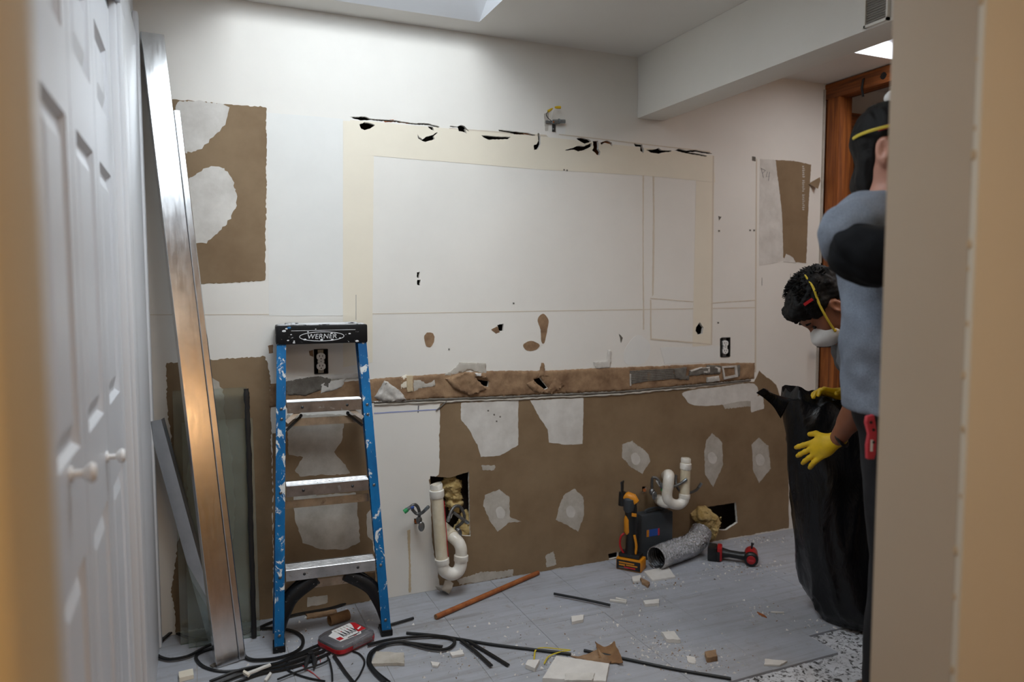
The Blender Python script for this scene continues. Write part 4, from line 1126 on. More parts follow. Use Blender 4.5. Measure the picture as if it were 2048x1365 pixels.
# ------------------------------------------------------------------ tool case, pliers, tube, rod
def build_case():
    c = [fl(628, 1290), fl(680, 1322), fl(757, 1284), fl(705, 1256)]
    o = (c[0] + c[1] + c[2] + c[3]) / 4; ex = ((c[2] - c[1]) + (c[3] - c[0])).normalized(); ey = Vector((-ex.y, ex.x, 0))
    w = ((c[2] - c[1]).length + (c[3] - c[0]).length) / 2; d = ((c[0] - c[1]).length + (c[3] - c[2]).length) / 2
    d = min(d, .15)
    root = thing('tool_case', o, 'red and clear plastic tool case lying on the floor at the ladder foot', 'tool case')
    M = Matrix((ex, ey, Vector((0, 0, 1)))).transposed().to_4x4(); M.translation = o + Vector((0, 0, .006))
    def rr(hx, hy, r, z, n=5):
        out = []
        for cx, cy, a0 in ((hx - r, hy - r, 0), (-hx + r, hy - r, 90), (-hx + r, -hy + r, 180), (hx - r, -hy + r, 270)):
            for k in range(n + 1):
                a = math.radians(a0 + 90 * k / n); out.append(M @ Vector((cx + r * math.cos(a), cy + r * math.sin(a), z)))
        return out
    def loft(levels, name, mat, parent):
        vs = []; n = None
        for hx, hy, r, z in levels:
            l = rr(hx, hy, r, z); n = len(l); vs += l
        fs = [(i * n + k, i * n + (k + 1) % n, (i + 1) * n + (k + 1) % n, (i + 1) * n + k) for i in range(len(levels) - 1) for k in range(n)]
        fs += [tuple(reversed(range(n))), tuple((len(levels) - 1) * n + k for k in range(n))]
        return mesh_obj(name, vs, fs, mat, parent, smooth=True, ang=45)
    hx, hy = w / 2, d / 2
    loft([(hx - .004, hy - .004, .03, 0), (hx, hy, .032, .004), (hx, hy, .032, .017), (hx - .002, hy - .002, .03, .018)], 'base', 'red_plastic', root)
    lid = loft([(hx - .001, hy - .001, .032, .0185), (hx - .002, hy - .002, .032, .028), (hx - .016, hy - .012, .026, .037), (hx - .02, hy - .016, .024, .038)], 'lid', 'lid_clear', root)
    loft([(hx - .006, hy - .006, .028, .0182), (hx - .02, hy - .018, .02, .024)], 'tray_contents', 'dark_grey_plastic', root)
    def lab(pts, z, name, mat, par):
        vs = [M @ Vector((x * hx, y * hy, z)) for x, y in pts] + [M @ Vector((x * hx, y * hy, z + .0006)) for x, y in pts]; n = len(pts)
        fs = [tuple(range(n, 2 * n)), tuple(reversed(range(n)))] + [(k, (k + 1) % n, n + (k + 1) % n, n + k) for k in range(n)]
        return mesh_obj(name, vs, fs, mat, par)
    lb = lab([(-.70, -.62), (.30, -.72), (.42, -.5), (.66, -.5), (.72, .2), (.55, .62), (-.35, .62), (-.45, .42), (-.72, .3)], .0383, 'label', 'white_print', lid)
    lab([(.30, -.5), (.70, -.5), (.74, .45), (.60, .62), (.52, .3), (.36, -.1)], .0391, 'red_field', 'red_print', lb)
    lab([(-.68, -.52), (-.46, -.52), (-.46, -.22), (-.68, -.22)], .0391, 'red_square', 'red_print', lb)
    lab([(-.30, -.62), (.28, -.62), (.28, -.56), (-.30, -.56)], .0391, 'text_line', 'ink_black', lb)
    lab([(-.05, -.68), (.10, -.68), (.10, -.64), (-.05, -.64)], .0391, 'text_line', 'red_print', lb)
    lab([(.42, -.32), (.66, -.2), (.66, -.1), (.42, -.22)], .0399, 'white_word', 'white_print', lb)
    for k in range(5):                                     # row of printed pliers
        x = -.32 + k * .155
        lab([(x, .12), (x + .03, .14), (x + .045, -.05), (x + .09, -.38), (x + .06, -.40), (x + .02, -.1), (x - .01, -.38), (x - .04, -.36), (x - .01, -.05)], .0391, 'printed_pliers', 'ink_black', lb)
        lab([(x - .01, .22), (x + .05, .22), (x + .04, .13), (x, .13)], .0391, 'printed_head', 'red_print' if k % 2 else 'compound_thin', lb)
        lab([(x - .01, .50), (x + .06, .50), (x + .04, .30), (x + .01, .30)], .0391, 'printed_tool', 'compound_thin', lb)
    m = MB(); m.box((-.03, -hy - .004, .008), (.06, -hy + .004, .030), M); m.build('latch', 'lid_clear', root, bevel=.002)
build_case()
# pliers with red wire offcuts
pc = fl(625, 1330)
t = thing('pliers', pc, 'small dark pliers with open jaws on the floor by the tool case', 'pliers')
for sgn in (-1, 1):
    a = fl(622 + sgn * 3, 1316) + Vector((0, 0, .012)); b = fl(622 + sgn * 8, 1328) + Vector((0, 0, .010)); c = fl(622 + sgn * 9 - 3, 1344) + Vector((0, 0, .005))
    MB().tube([a, b, c], [.006, .010, .002], 8, sq=.7).build('jaw', 'dark_metal', t, smooth=True)
MB().cyl(fl(622, 1317) + Vector((0, 0, .004)), fl(622, 1317) + Vector((0, 0, .020)), .010, 12).build('pivot', 'dark_metal', t, smooth=True)
for i, px in enumerate(([(604, 1332), (612, 1340), (630, 1352)], [(606, 1340), (622, 1346), (640, 1361)], [(636, 1314), (640, 1320), (641, 1327)])):
    m = MB(); m.tube(catmull([fl(*q) + Vector((0, 0, .003)) for q in px], 6), .0012, 5)
    tag(m.build('wire_offcut', 'wire_red'), ['thin red wire offcut left of the pliers', 'longer thin red wire offcut below the pliers', 'thin red wire offcut beside the tool case edge'][i], 'wire', 'red wire offcuts')
# cardboard tube
a, b = fl(659, 1252) + Vector((0, 0, .0205)), fl(697, 1240) + Vector((0, 0, .0205))
dirn = (b - a).normalized(); x_, y_, _ = frame_from(dirn); vs = []; N = 24
for p, r_ in ((a, .0205), (b, .0205), (b, .0175), (a, .0175)):
    vs += [p + (x_ * math.cos(k * math.tau / N) + y_ * math.sin(k * math.tau / N)) * r_ for k in range(N)]
fs = [(i * N + k, i * N + (k + 1) % N, ((i + 1) % 4) * N + (k + 1) % N, ((i + 1) % 4) * N + k) for i in range(4) for k in range(N)]
tag(mesh_obj('cardboard_tube', vs, fs, 'cardboard', smooth=True), 'short brown cardboard tube lying behind the tool case', 'tube')
# brown rod
a, b = fl(872, 1240) + Vector((0, 0, .011)), fl(1074, 1149) + Vector((0, -.012, .011))
m = MB(); m.tube([a + (b - a) * k / 20 for k in range(21)], .0105, 14)
t = thing('wooden_rod', (a + b) / 2 - Vector((0, 0, .011)), 'long rusty brown rod lying on the floor against the wall', 'rod')
m.build('shaft', 'rod_wood', t, smooth=True); MB().cyl(a - (b - a).normalized() * .002, a, .0098, 14).build('end', 'cardboard', t)
# thin flat board strip behind the ladder and small blocks
def chunk(name, px, h, mat, label, cat, group=None, seed=0, z0=0.001, tilt=(0, 0), amp=.003, kids=None):
    rnd = random.Random(seed); P_ = [fl(*q) for q in px]; c = sum(P_, Vector()) / len(P_)
    top = []; n = len(P_); out = []
    for i in range(n):
        A, B = P_[i], P_[(i + 1) % n]; k = max(1, int((B - A).length / .012))
        for j in range(k): out.append(A.lerp(B, j / k) + Vector((rnd.uniform(-amp, amp), rnd.uniform(-amp, amp), 0)))
    n = len(out)
    vs = [p + Vector((0, 0, z0)) for p in out]
    vs += [c + (p - c) * .985 + Vector((0, 0, z0 + h + (p - c).x * tilt[0] + (p - c).y * tilt[1] + rnd.uniform(-1, 1) * min(.0006, h * .06))) for p in out]
    vs += [c + Vector((0, 0, z0)), c + Vector((0, 0, z0 + h))]
    fs = [(k, (k + 1) % n, n + (k + 1) % n, n + k) for k in range(n)] + [((k + 1) % n, k, 2 * n) for k in range(n)] + [(n + k, n + (k + 1) % n, 2 * n + 1) for k in range(n)]
    return tag(mesh_obj(name, vs, fs, mat, smooth=False), label, cat, group)
chunk('board_strip', [(612, 1232), (672, 1222), (674, 1230), (640, 1236), (614, 1240)], .006, 'torn_paper', 'flat brown board strip lying behind the ladder', 'board', seed=1)
chunk('wood_block', [(357, 1353), (386, 1346), (388, 1359), (359, 1366)], .014, 'paint_cream', 'small wooden block with grey top beside the door casing', 'block', seed=2, amp=.001)
chunk('board_strip', [(420, 1334), (440, 1322), (446, 1326), (426, 1337)], .004, 'thinset_grey', 'thin grey sliver beside the foot of the tall stud', 'sliver', seed=3, amp=.001)
chunk('drywall_scrap', [(752, 1309), (808, 1312), (809, 1333), (742, 1334)], .010, 'compound_thin', 'flat grey drywall scrap lying inside the black loops', 'drywall scrap', seed=4, amp=.0015)
chunk('tile_piece', [(1288, 1147), (1336, 1136), (1351, 1158), (1305, 1165)], .008, 'gypsum', 'square white tile piece lying in front of the foil duct', 'tile piece', seed=5, amp=.0008)
chunk('tile_piece', [(1112, 1320), (1219, 1336), (1212, 1372), (1084, 1366)], .014, 'gypsum', 'large white tile piece at the bottom edge of the floor', 'tile piece', seed=6, amp=.0008)
chunk('tile_piece', [(1056, 1328), (1080, 1328), (1070, 1346), (1050, 1338)], .014, 'gypsum', 'small white tile corner left of the large tile piece', 'tile piece', seed=7, amp=.001)
chunk('drywall_scrap', [(1323, 1272), (1348, 1270), (1362, 1288), (1334, 1287)], .014, 'gypsum', 'five-sided white plaster chunk right of the cardboard scrap', 'plaster chunk', seed=8, amp=.002)
chunk('drywall_scrap', [(1142, 1239), (1168, 1236), (1166, 1246), (1144, 1251)], .012, 'gypsum', 'small white plaster block below the lone black tube', 'plaster chunk', seed=9, amp=.001)
chunk('drywall_scrap', [(1286, 1208), (1318, 1204), (1318, 1213), (1290, 1215)], .012, 'gypsum', 'white plaster bar right of the lone black tube end', 'plaster chunk', seed=10, amp=.001)
chunk('wood_sliver', [(1220, 1202), (1254, 1206), (1253, 1209), (1219, 1205)], .007, 'compound', 'pale wood sliver just above the plaster bar', 'sliver', seed=11, amp=.0006)
chunk('wood_sliver', [(1232, 1198), (1254, 1203), (1253, 1205.5), (1231, 1200.5)], .006, 'compound', 'shorter pale wood sliver behind the other sliver', 'sliver', seed=12, amp=.0006)
chunk('drywall_scrap', [(1530, 1322), (1575, 1326), (1560, 1335), (1528, 1334)], .006, 'gypsum', 'flat white plaster flake at the edge of the bare slab', 'plaster chunk', seed=13, amp=.002)
chunk('drywall_scrap', [(1410, 1314), (1432, 1310), (1434, 1324), (1414, 1327)], .018, 'torn_paper', 'brown stone-like lump right of the plaster chunks', 'rubble', seed=14, amp=.002)
chunk('drywall_scrap', [(1280, 1160), (1300, 1170), (1296, 1178), (1284, 1170)], .010, 'torn_paper', 'brown paper-faced scrap below the square tile piece', 'drywall scrap', seed=15, amp=.002)
chunk('drywall_scrap', [(1264, 1158), (1282, 1154), (1280, 1166), (1266, 1167)], .008, 'gypsum', 'crumbled grey plaster left of the square tile piece', 'plaster chunk', seed=16, amp=.003)
chunk('drywall_scrap', [(900, 1310), (925, 1305), (928, 1313), (905, 1318)], .008, 'gypsum', 'small white flake between the forked strips and loop', 'plaster chunk', seed=17, amp=.002)
chunk('drywall_scrap', [(862, 1328), (880, 1330), (876, 1337), (864, 1336)], .007, 'gypsum', 'small white flake right of the grey drywall scrap', 'plaster chunk', seed=18, amp=.002)
chunk('drywall_scrap', [(1130, 1360), (1190, 1358), (1185, 1374), (1128, 1374)], .006, 'compound', 'thin white plaster sheet at the very bottom edge', 'plaster chunk', seed=19, amp=.002, z0=.016)
chunk('drywall_scrap', [(1372, 1315), (1390, 1318), (1392, 1330), (1376, 1328)], .004, 'gypsum', 'thin pale flake left of the brown lump', 'plaster chunk', seed=20, amp=.002)
chunk('wood_sliver', [(1514, 1226), (1530, 1234), (1534, 1238), (1518, 1231)], .005, 'rod_wood', 'thin brown wood splinter left of the black bag', 'sliver', seed=31, amp=.0006)
chunk('wood_sliver', [(1542, 1225.5), (1568, 1226.5), (1568, 1228.5), (1542, 1227.5)], .004, 'compound', 'thin pale splinter nearest the black bag', 'sliver', seed=32, amp=.0005)
chunk('wood_sliver', [(492, 1357), (540, 1338), (543, 1341), (496, 1360)], .006, 'gypsum', 'long white sliver lying on the black strip bundle', 'sliver', seed=33, amp=.0008, z0=.014)
chunk('wood_sliver', [(488, 1353), (500, 1360), (497, 1364), (486, 1357)], .008, 'paint_cream', 'stubby pale stick end on the black strip bundle', 'sliver', seed=34, amp=.0008, z0=.014)
chunk('wood_sliver', [(528, 1366), (540, 1350), (544, 1352), (533, 1367)], .006, 'gypsum', 'short white sliver right of the black strip bundle', 'sliver', seed=35, amp=.0008, z0=.004)
# curled cardboard scrap
def curled(name, px, mat, label, cat, lift, seed):
    P_ = [fl(*q) for q in px]; o = P_[0]; u_ = P_[1] - P_[0]; v_ = P_[3] - P_[0]; n = 14; vs = []
    for th in (0, .003):
        for i in range(n + 1):
            for j in range(n + 1):
                s_, q = i / n, j / n
                p = P_[0] * (1 - s_) * (1 - q) + P_[1] * s_ * (1 - q) + P_[2] * s_ * q + P_[3] * (1 - s_) * q
                z = .004 + lift * (abs(s_ - .45) * 2) ** 2 * (.4 + .6 * (1 - q)) + .006 * mnoise.noise((p.x * 20, p.y * 20, seed))
                jx = .006 * mnoise.noise((p.x * 60, p.y * 60, seed)) if (i in (0, n) or j in (0, n)) else 0
                vs.append((p.x + jx, p.y + jx, max(z, .003) + th))
    N = (n + 1) ** 2; fs = []
    for i in range(n):
        for j in range(n):
            a = i * (n + 1) + j; fs += [(a, a + n + 1, a + n + 2, a + 1), (N + a + 1, N + a + n + 2, N + a + n + 1, N + a)]
    ring = [i * (n + 1) for i in range(n + 1)] + [n * (n + 1) + j for j in range(1, n + 1)] + [i * (n + 1) + n for i in range(n - 1, -1, -1)] + [j for j in range(n - 1, 0, -1)]
    fs += [(ring[k], ring[(k + 1) % len(ring)], N + ring[(k + 1) % len(ring)], N + ring[k]) for k in range(len(ring))]
    return tag(mesh_obj(name, vs, fs, mat, smooth=True), label, cat)
curled('cardboard_scrap', [(1190, 1296), (1228, 1300), (1246, 1334), (1198, 1322)], 'cardboard', 'curled brown cardboard scrap standing behind the large tile piece', 'cardboard', .022, 3)
curled('paper_scrap', [(1140, 1320), (1195, 1308), (1222, 1330), (1205, 1338)], 'torn_paper', 'torn brown drywall paper beside the large tile piece', 'paper', .010, 5)
curled('paper_scrap', [(872, 1186), (890, 1182), (908, 1172), (898, 1194)], 'compound_thin', 'curled grey paper scrap under the left drain trap', 'paper', .03, 7)
pth = catmull([fl(1068, 1322) + Vector((0, 0, .004)), fl(1072, 1305) + Vector((0, 0, .008)), fl(1090, 1302) + Vector((0, 0, .010)), fl(1122, 1304) + Vector((0, 0, .008)), fl(1140, 1308) + Vector((0, 0, .012)), fl(1122, 1310) + Vector((0, 0, .01)), fl(1098, 1318) + Vector((0, 0, .008)), fl(1088, 1332) + Vector((0, 0, .006))], 8)
tag(MB().ribbon(pth, .006, .0015).build('yellow_band', 'yellow_strap'), 'thin yellow plastic band curled beside the large tile piece', 'plastic band')
# crumbs: countless bits of rubble
rnd = random.Random(21); m = MB()
def crumb(p, s_):
    vs = [p + Vector((rnd.uniform(-1, 1), rnd.uniform(-1, 1), 0)) * s_ for _ in range(4)]
    vs += [p + Vector((rnd.uniform(-.4, .4) * s_, rnd.uniform(-.4, .4) * s_, s_ * rnd.uniform(.5, 1)))]
    m.add(vs, [(0, 1, 4), (1, 2, 4), (2, 3, 4), (3, 0, 4), (3, 2, 1, 0)])
zones = [((1320, 1290), 70, 30, 130), ((1400, 1320), 90, 30, 120), ((1320, 1170), 80, 14, 90), ((1480, 1140), 90, 18, 110), ((1520, 1225), 40, 18, 40), ((1120, 1330), 90, 26, 130),
         ((900, 1320), 80, 26, 60), ((1250, 1230), 140, 40, 90), ((1500, 1080), 70, 12, 110), ((1000, 1260), 160, 60, 60), ((600, 1280), 200, 50, 60), ((1650, 1250), 60, 20, 40), ((700, 1230), 60, 20, 30)]
for (cx_, cy_), sx_, sy_, n_ in zones:
    for _ in range(int(n_ * 1.8)):
        q = fl(rnd.gauss(cx_, sx_ * .55), min(1420, max(1062, rnd.gauss(cy_, sy_ * .6))))
        if q.y > D - .02 or q.x > XR - .1 or q.x < XL + .05 or q.y < TY0: continue
        crumb(q, rnd.choice([.002, .002, .003, .003, .004, .006, .008]))
o = m.build('rubble_crumbs', 'gypsum'); tag(o, 'scattered white plaster crumbs all over the tiled floor', 'rubble', kind='stuff')
m = MB()
for (cx_, cy_), sx_, sy_, n_ in zones:
    for _ in range(n_ // 2):
        q = fl(rnd.gauss(cx_, sx_ * .55), min(1420, max(1062, rnd.gauss(cy_, sy_ * .6))))
        if q.y > D - .02 or q.x > XR - .1 or q.x < XL + .05 or q.y < TY0: continue
        crumb(q, rnd.choice([.002, .002, .003, .004, .006]))
o = m.build('rubble_crumbs', 'torn_paper'); tag(o, 'scattered brown paper crumbs all over the tiled floor', 'rubble', kind='stuff')

# ------------------------------------------------------------------ outlets
def outlet(cx, cy, sc, label):
    c = wl(cx, cy); root = thing('electrical_outlet', (c.x, D, c.z - .05), label, 'outlet', 'outlets on the back wall')
    w, h = .053, .098
    m = MB(); y0, y1 = D + .0005, D + .045; t = .0015
    m.box((c.x - w / 2, y1 - t, c.z - h / 2), (c.x + w / 2, y1, c.z + h / 2))
    for sx in (-1, 1): m.box((c.x + sx * w / 2 - t, y0 - .004, c.z - h / 2), (c.x + sx * w / 2 + t, y1, c.z + h / 2))
    for sz in (-1, 1): m.box((c.x - w / 2, y0 - .004, c.z + sz * h / 2 - t), (c.x + w / 2, y1, c.z + sz * h / 2 + t))
    m.build('box', 'box_black', root)
    MB().box((c.x - .011, D + .006, c.z - .05), (c.x + .011, D + .009, c.z + .05)).build('yoke', 'zinc', root)
    for sz in (-1, 1):
        zc = c.z + sz * .0195; N = 20; vs = []
        for k in range(N):
            a = k * math.tau / N; vs.append((c.x + max(-.0172, min(.0172, .0185 * math.cos(a))), zc + .0155 * math.sin(a)))
        f_ = slab_xz('receptacle', vs, D - .003, D + .012, 'outlet_white', root)
        for sx, hh in ((-.0058, .0042), (.0062, .0035)): MB().box((c.x + sx - .0012, D - .0038, zc + .003 - hh), (c.x + sx + .0012, D - .0029, zc + .003 + hh)).build('slot', 'box_black', f_)
        MB().cyl((c.x, D - .0038, zc - .008), (c.x, D - .0029, zc - .008), .0024, 10).build('slot', 'box_black', f_)
    MB().box((c.x - .013, D - .001, c.z - .005), (c.x + .013, D + .01, c.z + .005)).build('bridge', 'outlet_white', root)
    MB().sphere((c.x, D - .002, c.z), .0022, 8, 5).build('screw', 'brushed_grey', root)
outlet(642, 723.5, 1, 'white duplex outlet in a bare box seen between the ladder rails')
outlet(1450.5, 695, 1, 'white duplex outlet in a bare black box near the wall\'s right end')

# ------------------------------------------------------------------ light fixture bracket with wires
c = wl(1107, 246); root = thing('fixture_bracket', (c.x, D, c.z - .05), 'zinc light bracket with bare wires and yellow wire nuts high on the wall', 'bracket')
MB().box((wl(1090, 246).x, D - .010, c.z - .007), (wl(1113, 246).x, D - .006, c.z + .006)).build('crossbar', 'zinc', root, bevel=.001)
MB().cyl(wl(1106, 243, .016), wl(1130, 243, .022), .0085, 14).build('stem', 'zinc', root, smooth=True)
MB().cyl(wl(1117, 243, .019), wl(1119, 243, .0195), .012, 14).build('nut', 'zinc', root, smooth=True)
MB().box((wl(1103.5, 262).x, D - .006, wl(1107, 264).z), (wl(1110, 262).x, D - .002, c.z)).build('strap', 'dark_metal', root, bevel=.001)
MB().cyl(wl(1106.5, 258, .0065), wl(1106.5, 258, .0095), .0032, 8).build('screw', 'zinc', root)
MB().cyl(wl(1107, 244, .018), wl(1107, 244, .03), .004, 10).build('ground_screw', 'copper', root)
MB().tube(catmull([wl(1104, 243, .01), wl(1096, 236, .03), wl(1093, 229, .035), wl(1097, 222, .035)], 8), .0016, 6).build('wire', 'black_rubber', root, smooth=True)
MB().tube(catmull([wl(1104, 240, .01), wl(1104, 231, .03), wl(1106, 222, .035), wl(1111, 216.5, .035)], 8), .0014, 6).build('wire', 'outlet_white', root, smooth=True)
MB().tube([wl(1096.5, 223, .035), wl(1100, 220.5, .035), wl(1105, 217, .035)], [.0065, .006, .003], 10).build('wire_nut', 'yellow_vinyl', root, smooth=True)
MB().tube([wl(1110, 215, .036), wl(1114, 215, .036), wl(1121, 215, .036)], [.004, .006, .0065], 10).build('wire_nut', 'yellow_vinyl', root, smooth=True)
patch('wallboard_scar', [(1088, 228), (1098, 224), (1096, 262), (1090, 262)], 'compound_thin', .001, .006, lvl=1.5)
patch('wallboard_scar', [(1112, 250), (1130, 252), (1130, 270), (1112, 268)], 'paint_pale', .001, .006, lvl=1.5)

# ------------------------------------------------------------------ drain traps and stop valves
def Pl(off): return lambda x, y, o=0.0: on(x, y, 1, D - off - o)
W1 = Pl(.115)
root = thing('drain_trap', wl(890, 1100), 'cream plastic drain trap with tall riser left of the wall opening', 'drain trap')
MB().tube([W1(873, 978), W1(884, 1124)], .0254, 20).build('riser', 'pvc', root, smooth=True)
m = MB(); m.tube([W1(872.5, 969), W1(872.8, 970), W1(873.5, 981)], [.0235, .0255, .0255], 20, cap=False); m.tube([W1(872.8, 969.2), W1(873.5, 981)], [.0215, .0215], 20, cap=False); m.build('lip', 'pvc_white', root, smooth=True)
m = MB(); m.tube([W1(873.2, 980), W1(873.3, 981), W1(874, 992), W1(874.3, 996)], [.027, .031, .031, .0275], 20); m.build('coupling', 'pvc_white', root, smooth=True)
MB().tube(catmull([W1(884, 1120), W1(885, 1132), W1(890, 1143), W1(903, 1149), W1(915, 1144), W1(921, 1132), W1(922, 1116)], 8), .0268, 18).build('u_bend', 'pvc_white', root, smooth=True)
MB().tube([W1(883.6, 1117), W1(883.7, 1118), W1(884.5, 1128), W1(884.8, 1130)], [.027, .0305, .0305, .027], 20).build('collar', 'pvc_white', root, smooth=True)
MB().tube([W1(922.5, 1110), W1(922.4, 1111.5), W1(922, 1122), W1(922, 1124)], [.027, .0305, .0305, .027], 20).build('collar', 'pvc_white', root, smooth=True)
MB().tube(catmull([W1(922.4, 1114), W1(922, 1098), W1(917, 1086, -.01), W1(908, 1077, -.025), W1(897, 1066, -.06)], 8), .0255, 18).build('elbow', 'pvc_white', root, smooth=True)
MB().tube([W1(906, 1074, -.03), W1(893, 1062, -.08), W1(884, 1054, -.16)], .027, 18).build('trap_arm', 'pvc', root, smooth=True)
pstr = [W1(883, 1000) + Vector((0, -.0253, 0)), W1(889, 1110) + Vector((0, -.0253, 0))]
MB().beam(W1(879.5, 1000) + Vector((.011, -.0232, 0)), W1(888, 1112) + Vector((.011, -.0232, 0)), .003, .0012, up=Vector((.4, -1, 0))).build('red_print', 'red_print', root)
W2 = Pl(.13)
root = thing('drain_trap', wl(1345, 1000), 'white plastic drain trap with short riser above the foil duct', 'drain trap')
MB().tube([W2(1371.5, 925), W2(1369, 998)], .0236, 20).build('riser', 'pvc', root, smooth=True)
m = MB(); m.tube([W2(1372, 916.5), W2(1371.8, 918), W2(1371.6, 928)], [.0215, .0235, .0235], 20, cap=False); m.tube([W2(1372, 916.7), W2(1371.6, 928)], [.0195, .0195], 20, cap=False); m.build('lip', 'pvc_white', root, smooth=True)
MB().tube([W2(1371.6, 926.5), W2(1371.5, 928), W2(1371.2, 938), W2(1371, 940)], [.024, .0275, .0275, .024], 20).build('coupling', 'pvc_white', root, smooth=True)
MB().tube(catmull([W2(1369, 990), W2(1367, 1001), W2(1359, 1009), W2(1347, 1009), W2(1337, 1002), W2(1334, 990), W2(1336, 975)], 8), .0248, 18).build('u_bend', 'pvc_white', root, smooth=True)
MB().tube([W2(1369.3, 988), W2(1369.2, 989.5), W2(1368.5, 996), W2(1368.2, 998)], [.024, .027, .027, .025], 20).build('collar', 'pvc_white', root, smooth=True)
MB().tube(catmull([W2(1335.5, 978), W2(1337, 962), W2(1338, 952, -.012), W2(1336, 950, -.04), W2(1333, 952, -.12)], 8), .0262, 18).build('elbow', 'pvc_white', root, smooth=True)
MB().tube(catmull([W2(1340, 1006, -.006), W2(1330, 1006, -.02), W2(1322, 1003, -.05), W2(1318, 1000, -.12)], 8), .0255, 18).build('trap_arm', 'pvc_white', root, smooth=True)

def valve(name, px, hole, oval, hoses, tagpx, label, off):
    W = Pl(off); root = thing(name, wl(*hole), label, 'stop valve', 'water stop valves on the back wall')
    MB().cyl(wl(*hole, -.02), W(*hole), .0085, 12).build('stub', 'copper', root, smooth=True)
    MB().sphere(W(*px), .014, 12, 8, (1, 1, 1.25)).build('body', 'brushed_grey', root, smooth=True)
    MB().cyl(W(*px), W(*oval, .02), .005, 10).build('stem', 'zinc', root)
    MB().sphere(W(*oval, .022), .016, 16, 8, (.9, .35, 1.35)).build('handle', 'brushed_grey', root, smooth=True)
    for h in hoses:
        p = catmull([W(x, y, o) for x, y, o in h], 8)
        MB().tube(p, .0068, 10).build('hose', 'braid', root, smooth=True)
        d_ = (p[-1] - p[-3]).normalized(); MB().tube([p[-1] - d_ * .004, p[-1] + d_ * .014, p[-1] + d_ * .018], [.0078, .0078, .006], 10).build('ferrule', 'zinc', root, smooth=True)
    for k, (x, y, x2, y2, mt) in enumerate(tagpx):
        MB().tube([W(x, y, .03), W(x2, y2, .03)], .009 if mt != 'green_print' else .0095, 10).build('hose_tag', mt, root, smooth=True)
valve('stop_valve', (838, 1041), (832, 1043), (843, 1054), [[(838, 1036, 0), (839, 1026, .01), (835, 1014, .02), (828, 1010, .03), (818, 1017, .03)], [(824, 1019, .02), (833, 1028, .02), (843, 1027, .03), (852, 1019, .04)]],
      [(827, 1013.5, 821, 1016, 'blue_print'), (815, 1019.5, 808, 1025, 'green_print')], 'grey stop valve with forked hoses left of the left drain trap', .05)
valve('stop_valve', (915, 1062), (912, 1062), (918, 1068), [[(912, 1056, 0), (926, 1044, .02), (928, 1030, .03), (921, 1015, .04), (911, 1013, .05), (903, 1022, .06), (898, 1036, .07)], [(906, 1025, .05), (917, 1033, .05), (931, 1043, .05)]],
      [(902, 1027, 899, 1036, 'outlet_white')], 'grey stop valve with looping hoses in front of the wall opening', .03)
valve('stop_valve', (1304, 984), (1289, 981), (1309, 992), [[(1304, 978, 0), (1304, 964, .01), (1306, 956, .02), (1314, 958, .03), (1321, 968, .04)], [(1328, 970, .05), (1345, 973.5, .06), (1359, 969, .07), (1368, 963, .08)]],
      [(1315, 961.5, 1321, 971, 'outlet_white'), (1321.5, 972, 1326, 974, 'blue_print'), (1324, 979, 1329, 982, 'green_print')], 'grey stop valve with tagged hose left of the right drain trap', .07)
W = Pl(.06); root = thing('supply_hose', wl(1353, 990), 'braided supply hose curving out behind the right drain riser', 'hose')
p = catmull([W(1352, 952, -.05), W(1352, 968, .0), W(1360, 982, .0), (W(1378, 986, .0)), W(1392, 981, .02), W(1398, 974, .03)], 8)
MB().tube(p, .0065, 10).build('braid', 'braid', root, smooth=True)
MB().tube([p[-1], p[-1] + (p[-1] - p[-3]).normalized() * .022], [.008, .007], 10).build('ferrule', 'zinc', root, smooth=True)

# insulation tufts
def tuft(name, prims, label, amp, seed):
    s = SDF()
    for c_, r_ in prims: s.ell(c_, ((1, 0, 0), (0, 1, 0), (0, 0, 1)), r_, k=.02)
    f1 = wrinkle(amp, 90, seed, n=9); f2 = wrinkle(amp * .6, 230, seed + 1, n=9)
    o = s.build(name, 'insulation', None, .0045, wr=lambda X, Y, Z: f1(X, Y, Z) + f2(X, Y, Z))
    return tag(o, label, 'insulation')
q = lambda x, y, o: on(x, y, 1, D + o)
tuft('insulation', [(q(900, 972, .045), (.05, .035, .04)), (q(908, 1000, .05), (.035, .03, .06))], 'yellow fibreglass insulation at the top of the wall opening', .016, 5)
tuft('insulation', [(q(930, 1050, .05), (.035, .035, .07)), (q(918, 1066, .05), (.05, .03, .03))], 'yellow fibreglass insulation at the bottom of the wall opening', .016, 6)
tuft('insulation', [(q(1402, 1030, -.01), (.055, .05, .04)), (q(1418, 1042, -.02), (.055, .04, .045)), (q(1422, 1060, -.02), (.035, .035, .05))], 'tan fibreglass insulation tuft spilling out above the foil duct', .016, 7)

# ------------------------------------------------------------------ foil duct
pc = [Vector(p) for p in ((1.948, 2.812, .056), (2.03, 2.838, .056), (2.12, 2.862, .057), (2.20, 2.884, .060), (2.262, 2.910, .072), (2.300, 2.938, .098))]
path = catmull(pc, 44)
root = thing('foil_duct', (path[40].x, path[40].y, 0), 'crinkled silver foil duct lying bent on the floor', 'duct')
def crinkled(rad0, seg, name, mat):
    m = MB(); L_ = 0.0; rr = []
    for i, p in enumerate(path):
        if i: L_ += (p - path[i - 1]).length
        rr.append(rad0 + .0030 * math.sin(L_ * math.tau / .016))
    m.tube(path, rr, seg, cap=False)
    for i, v in enumerate(m.v):
        c_ = path[i // seg]; d_ = (v - c_); q = v * 42
        m.v[i] = c_ + d_ * (1 + .05 * mnoise.noise(q) + .06 * mnoise.noise(q * 2.3)); m.v[i].z = max(m.v[i].z, .002)
    m.build(name, mat, root, smooth=False)
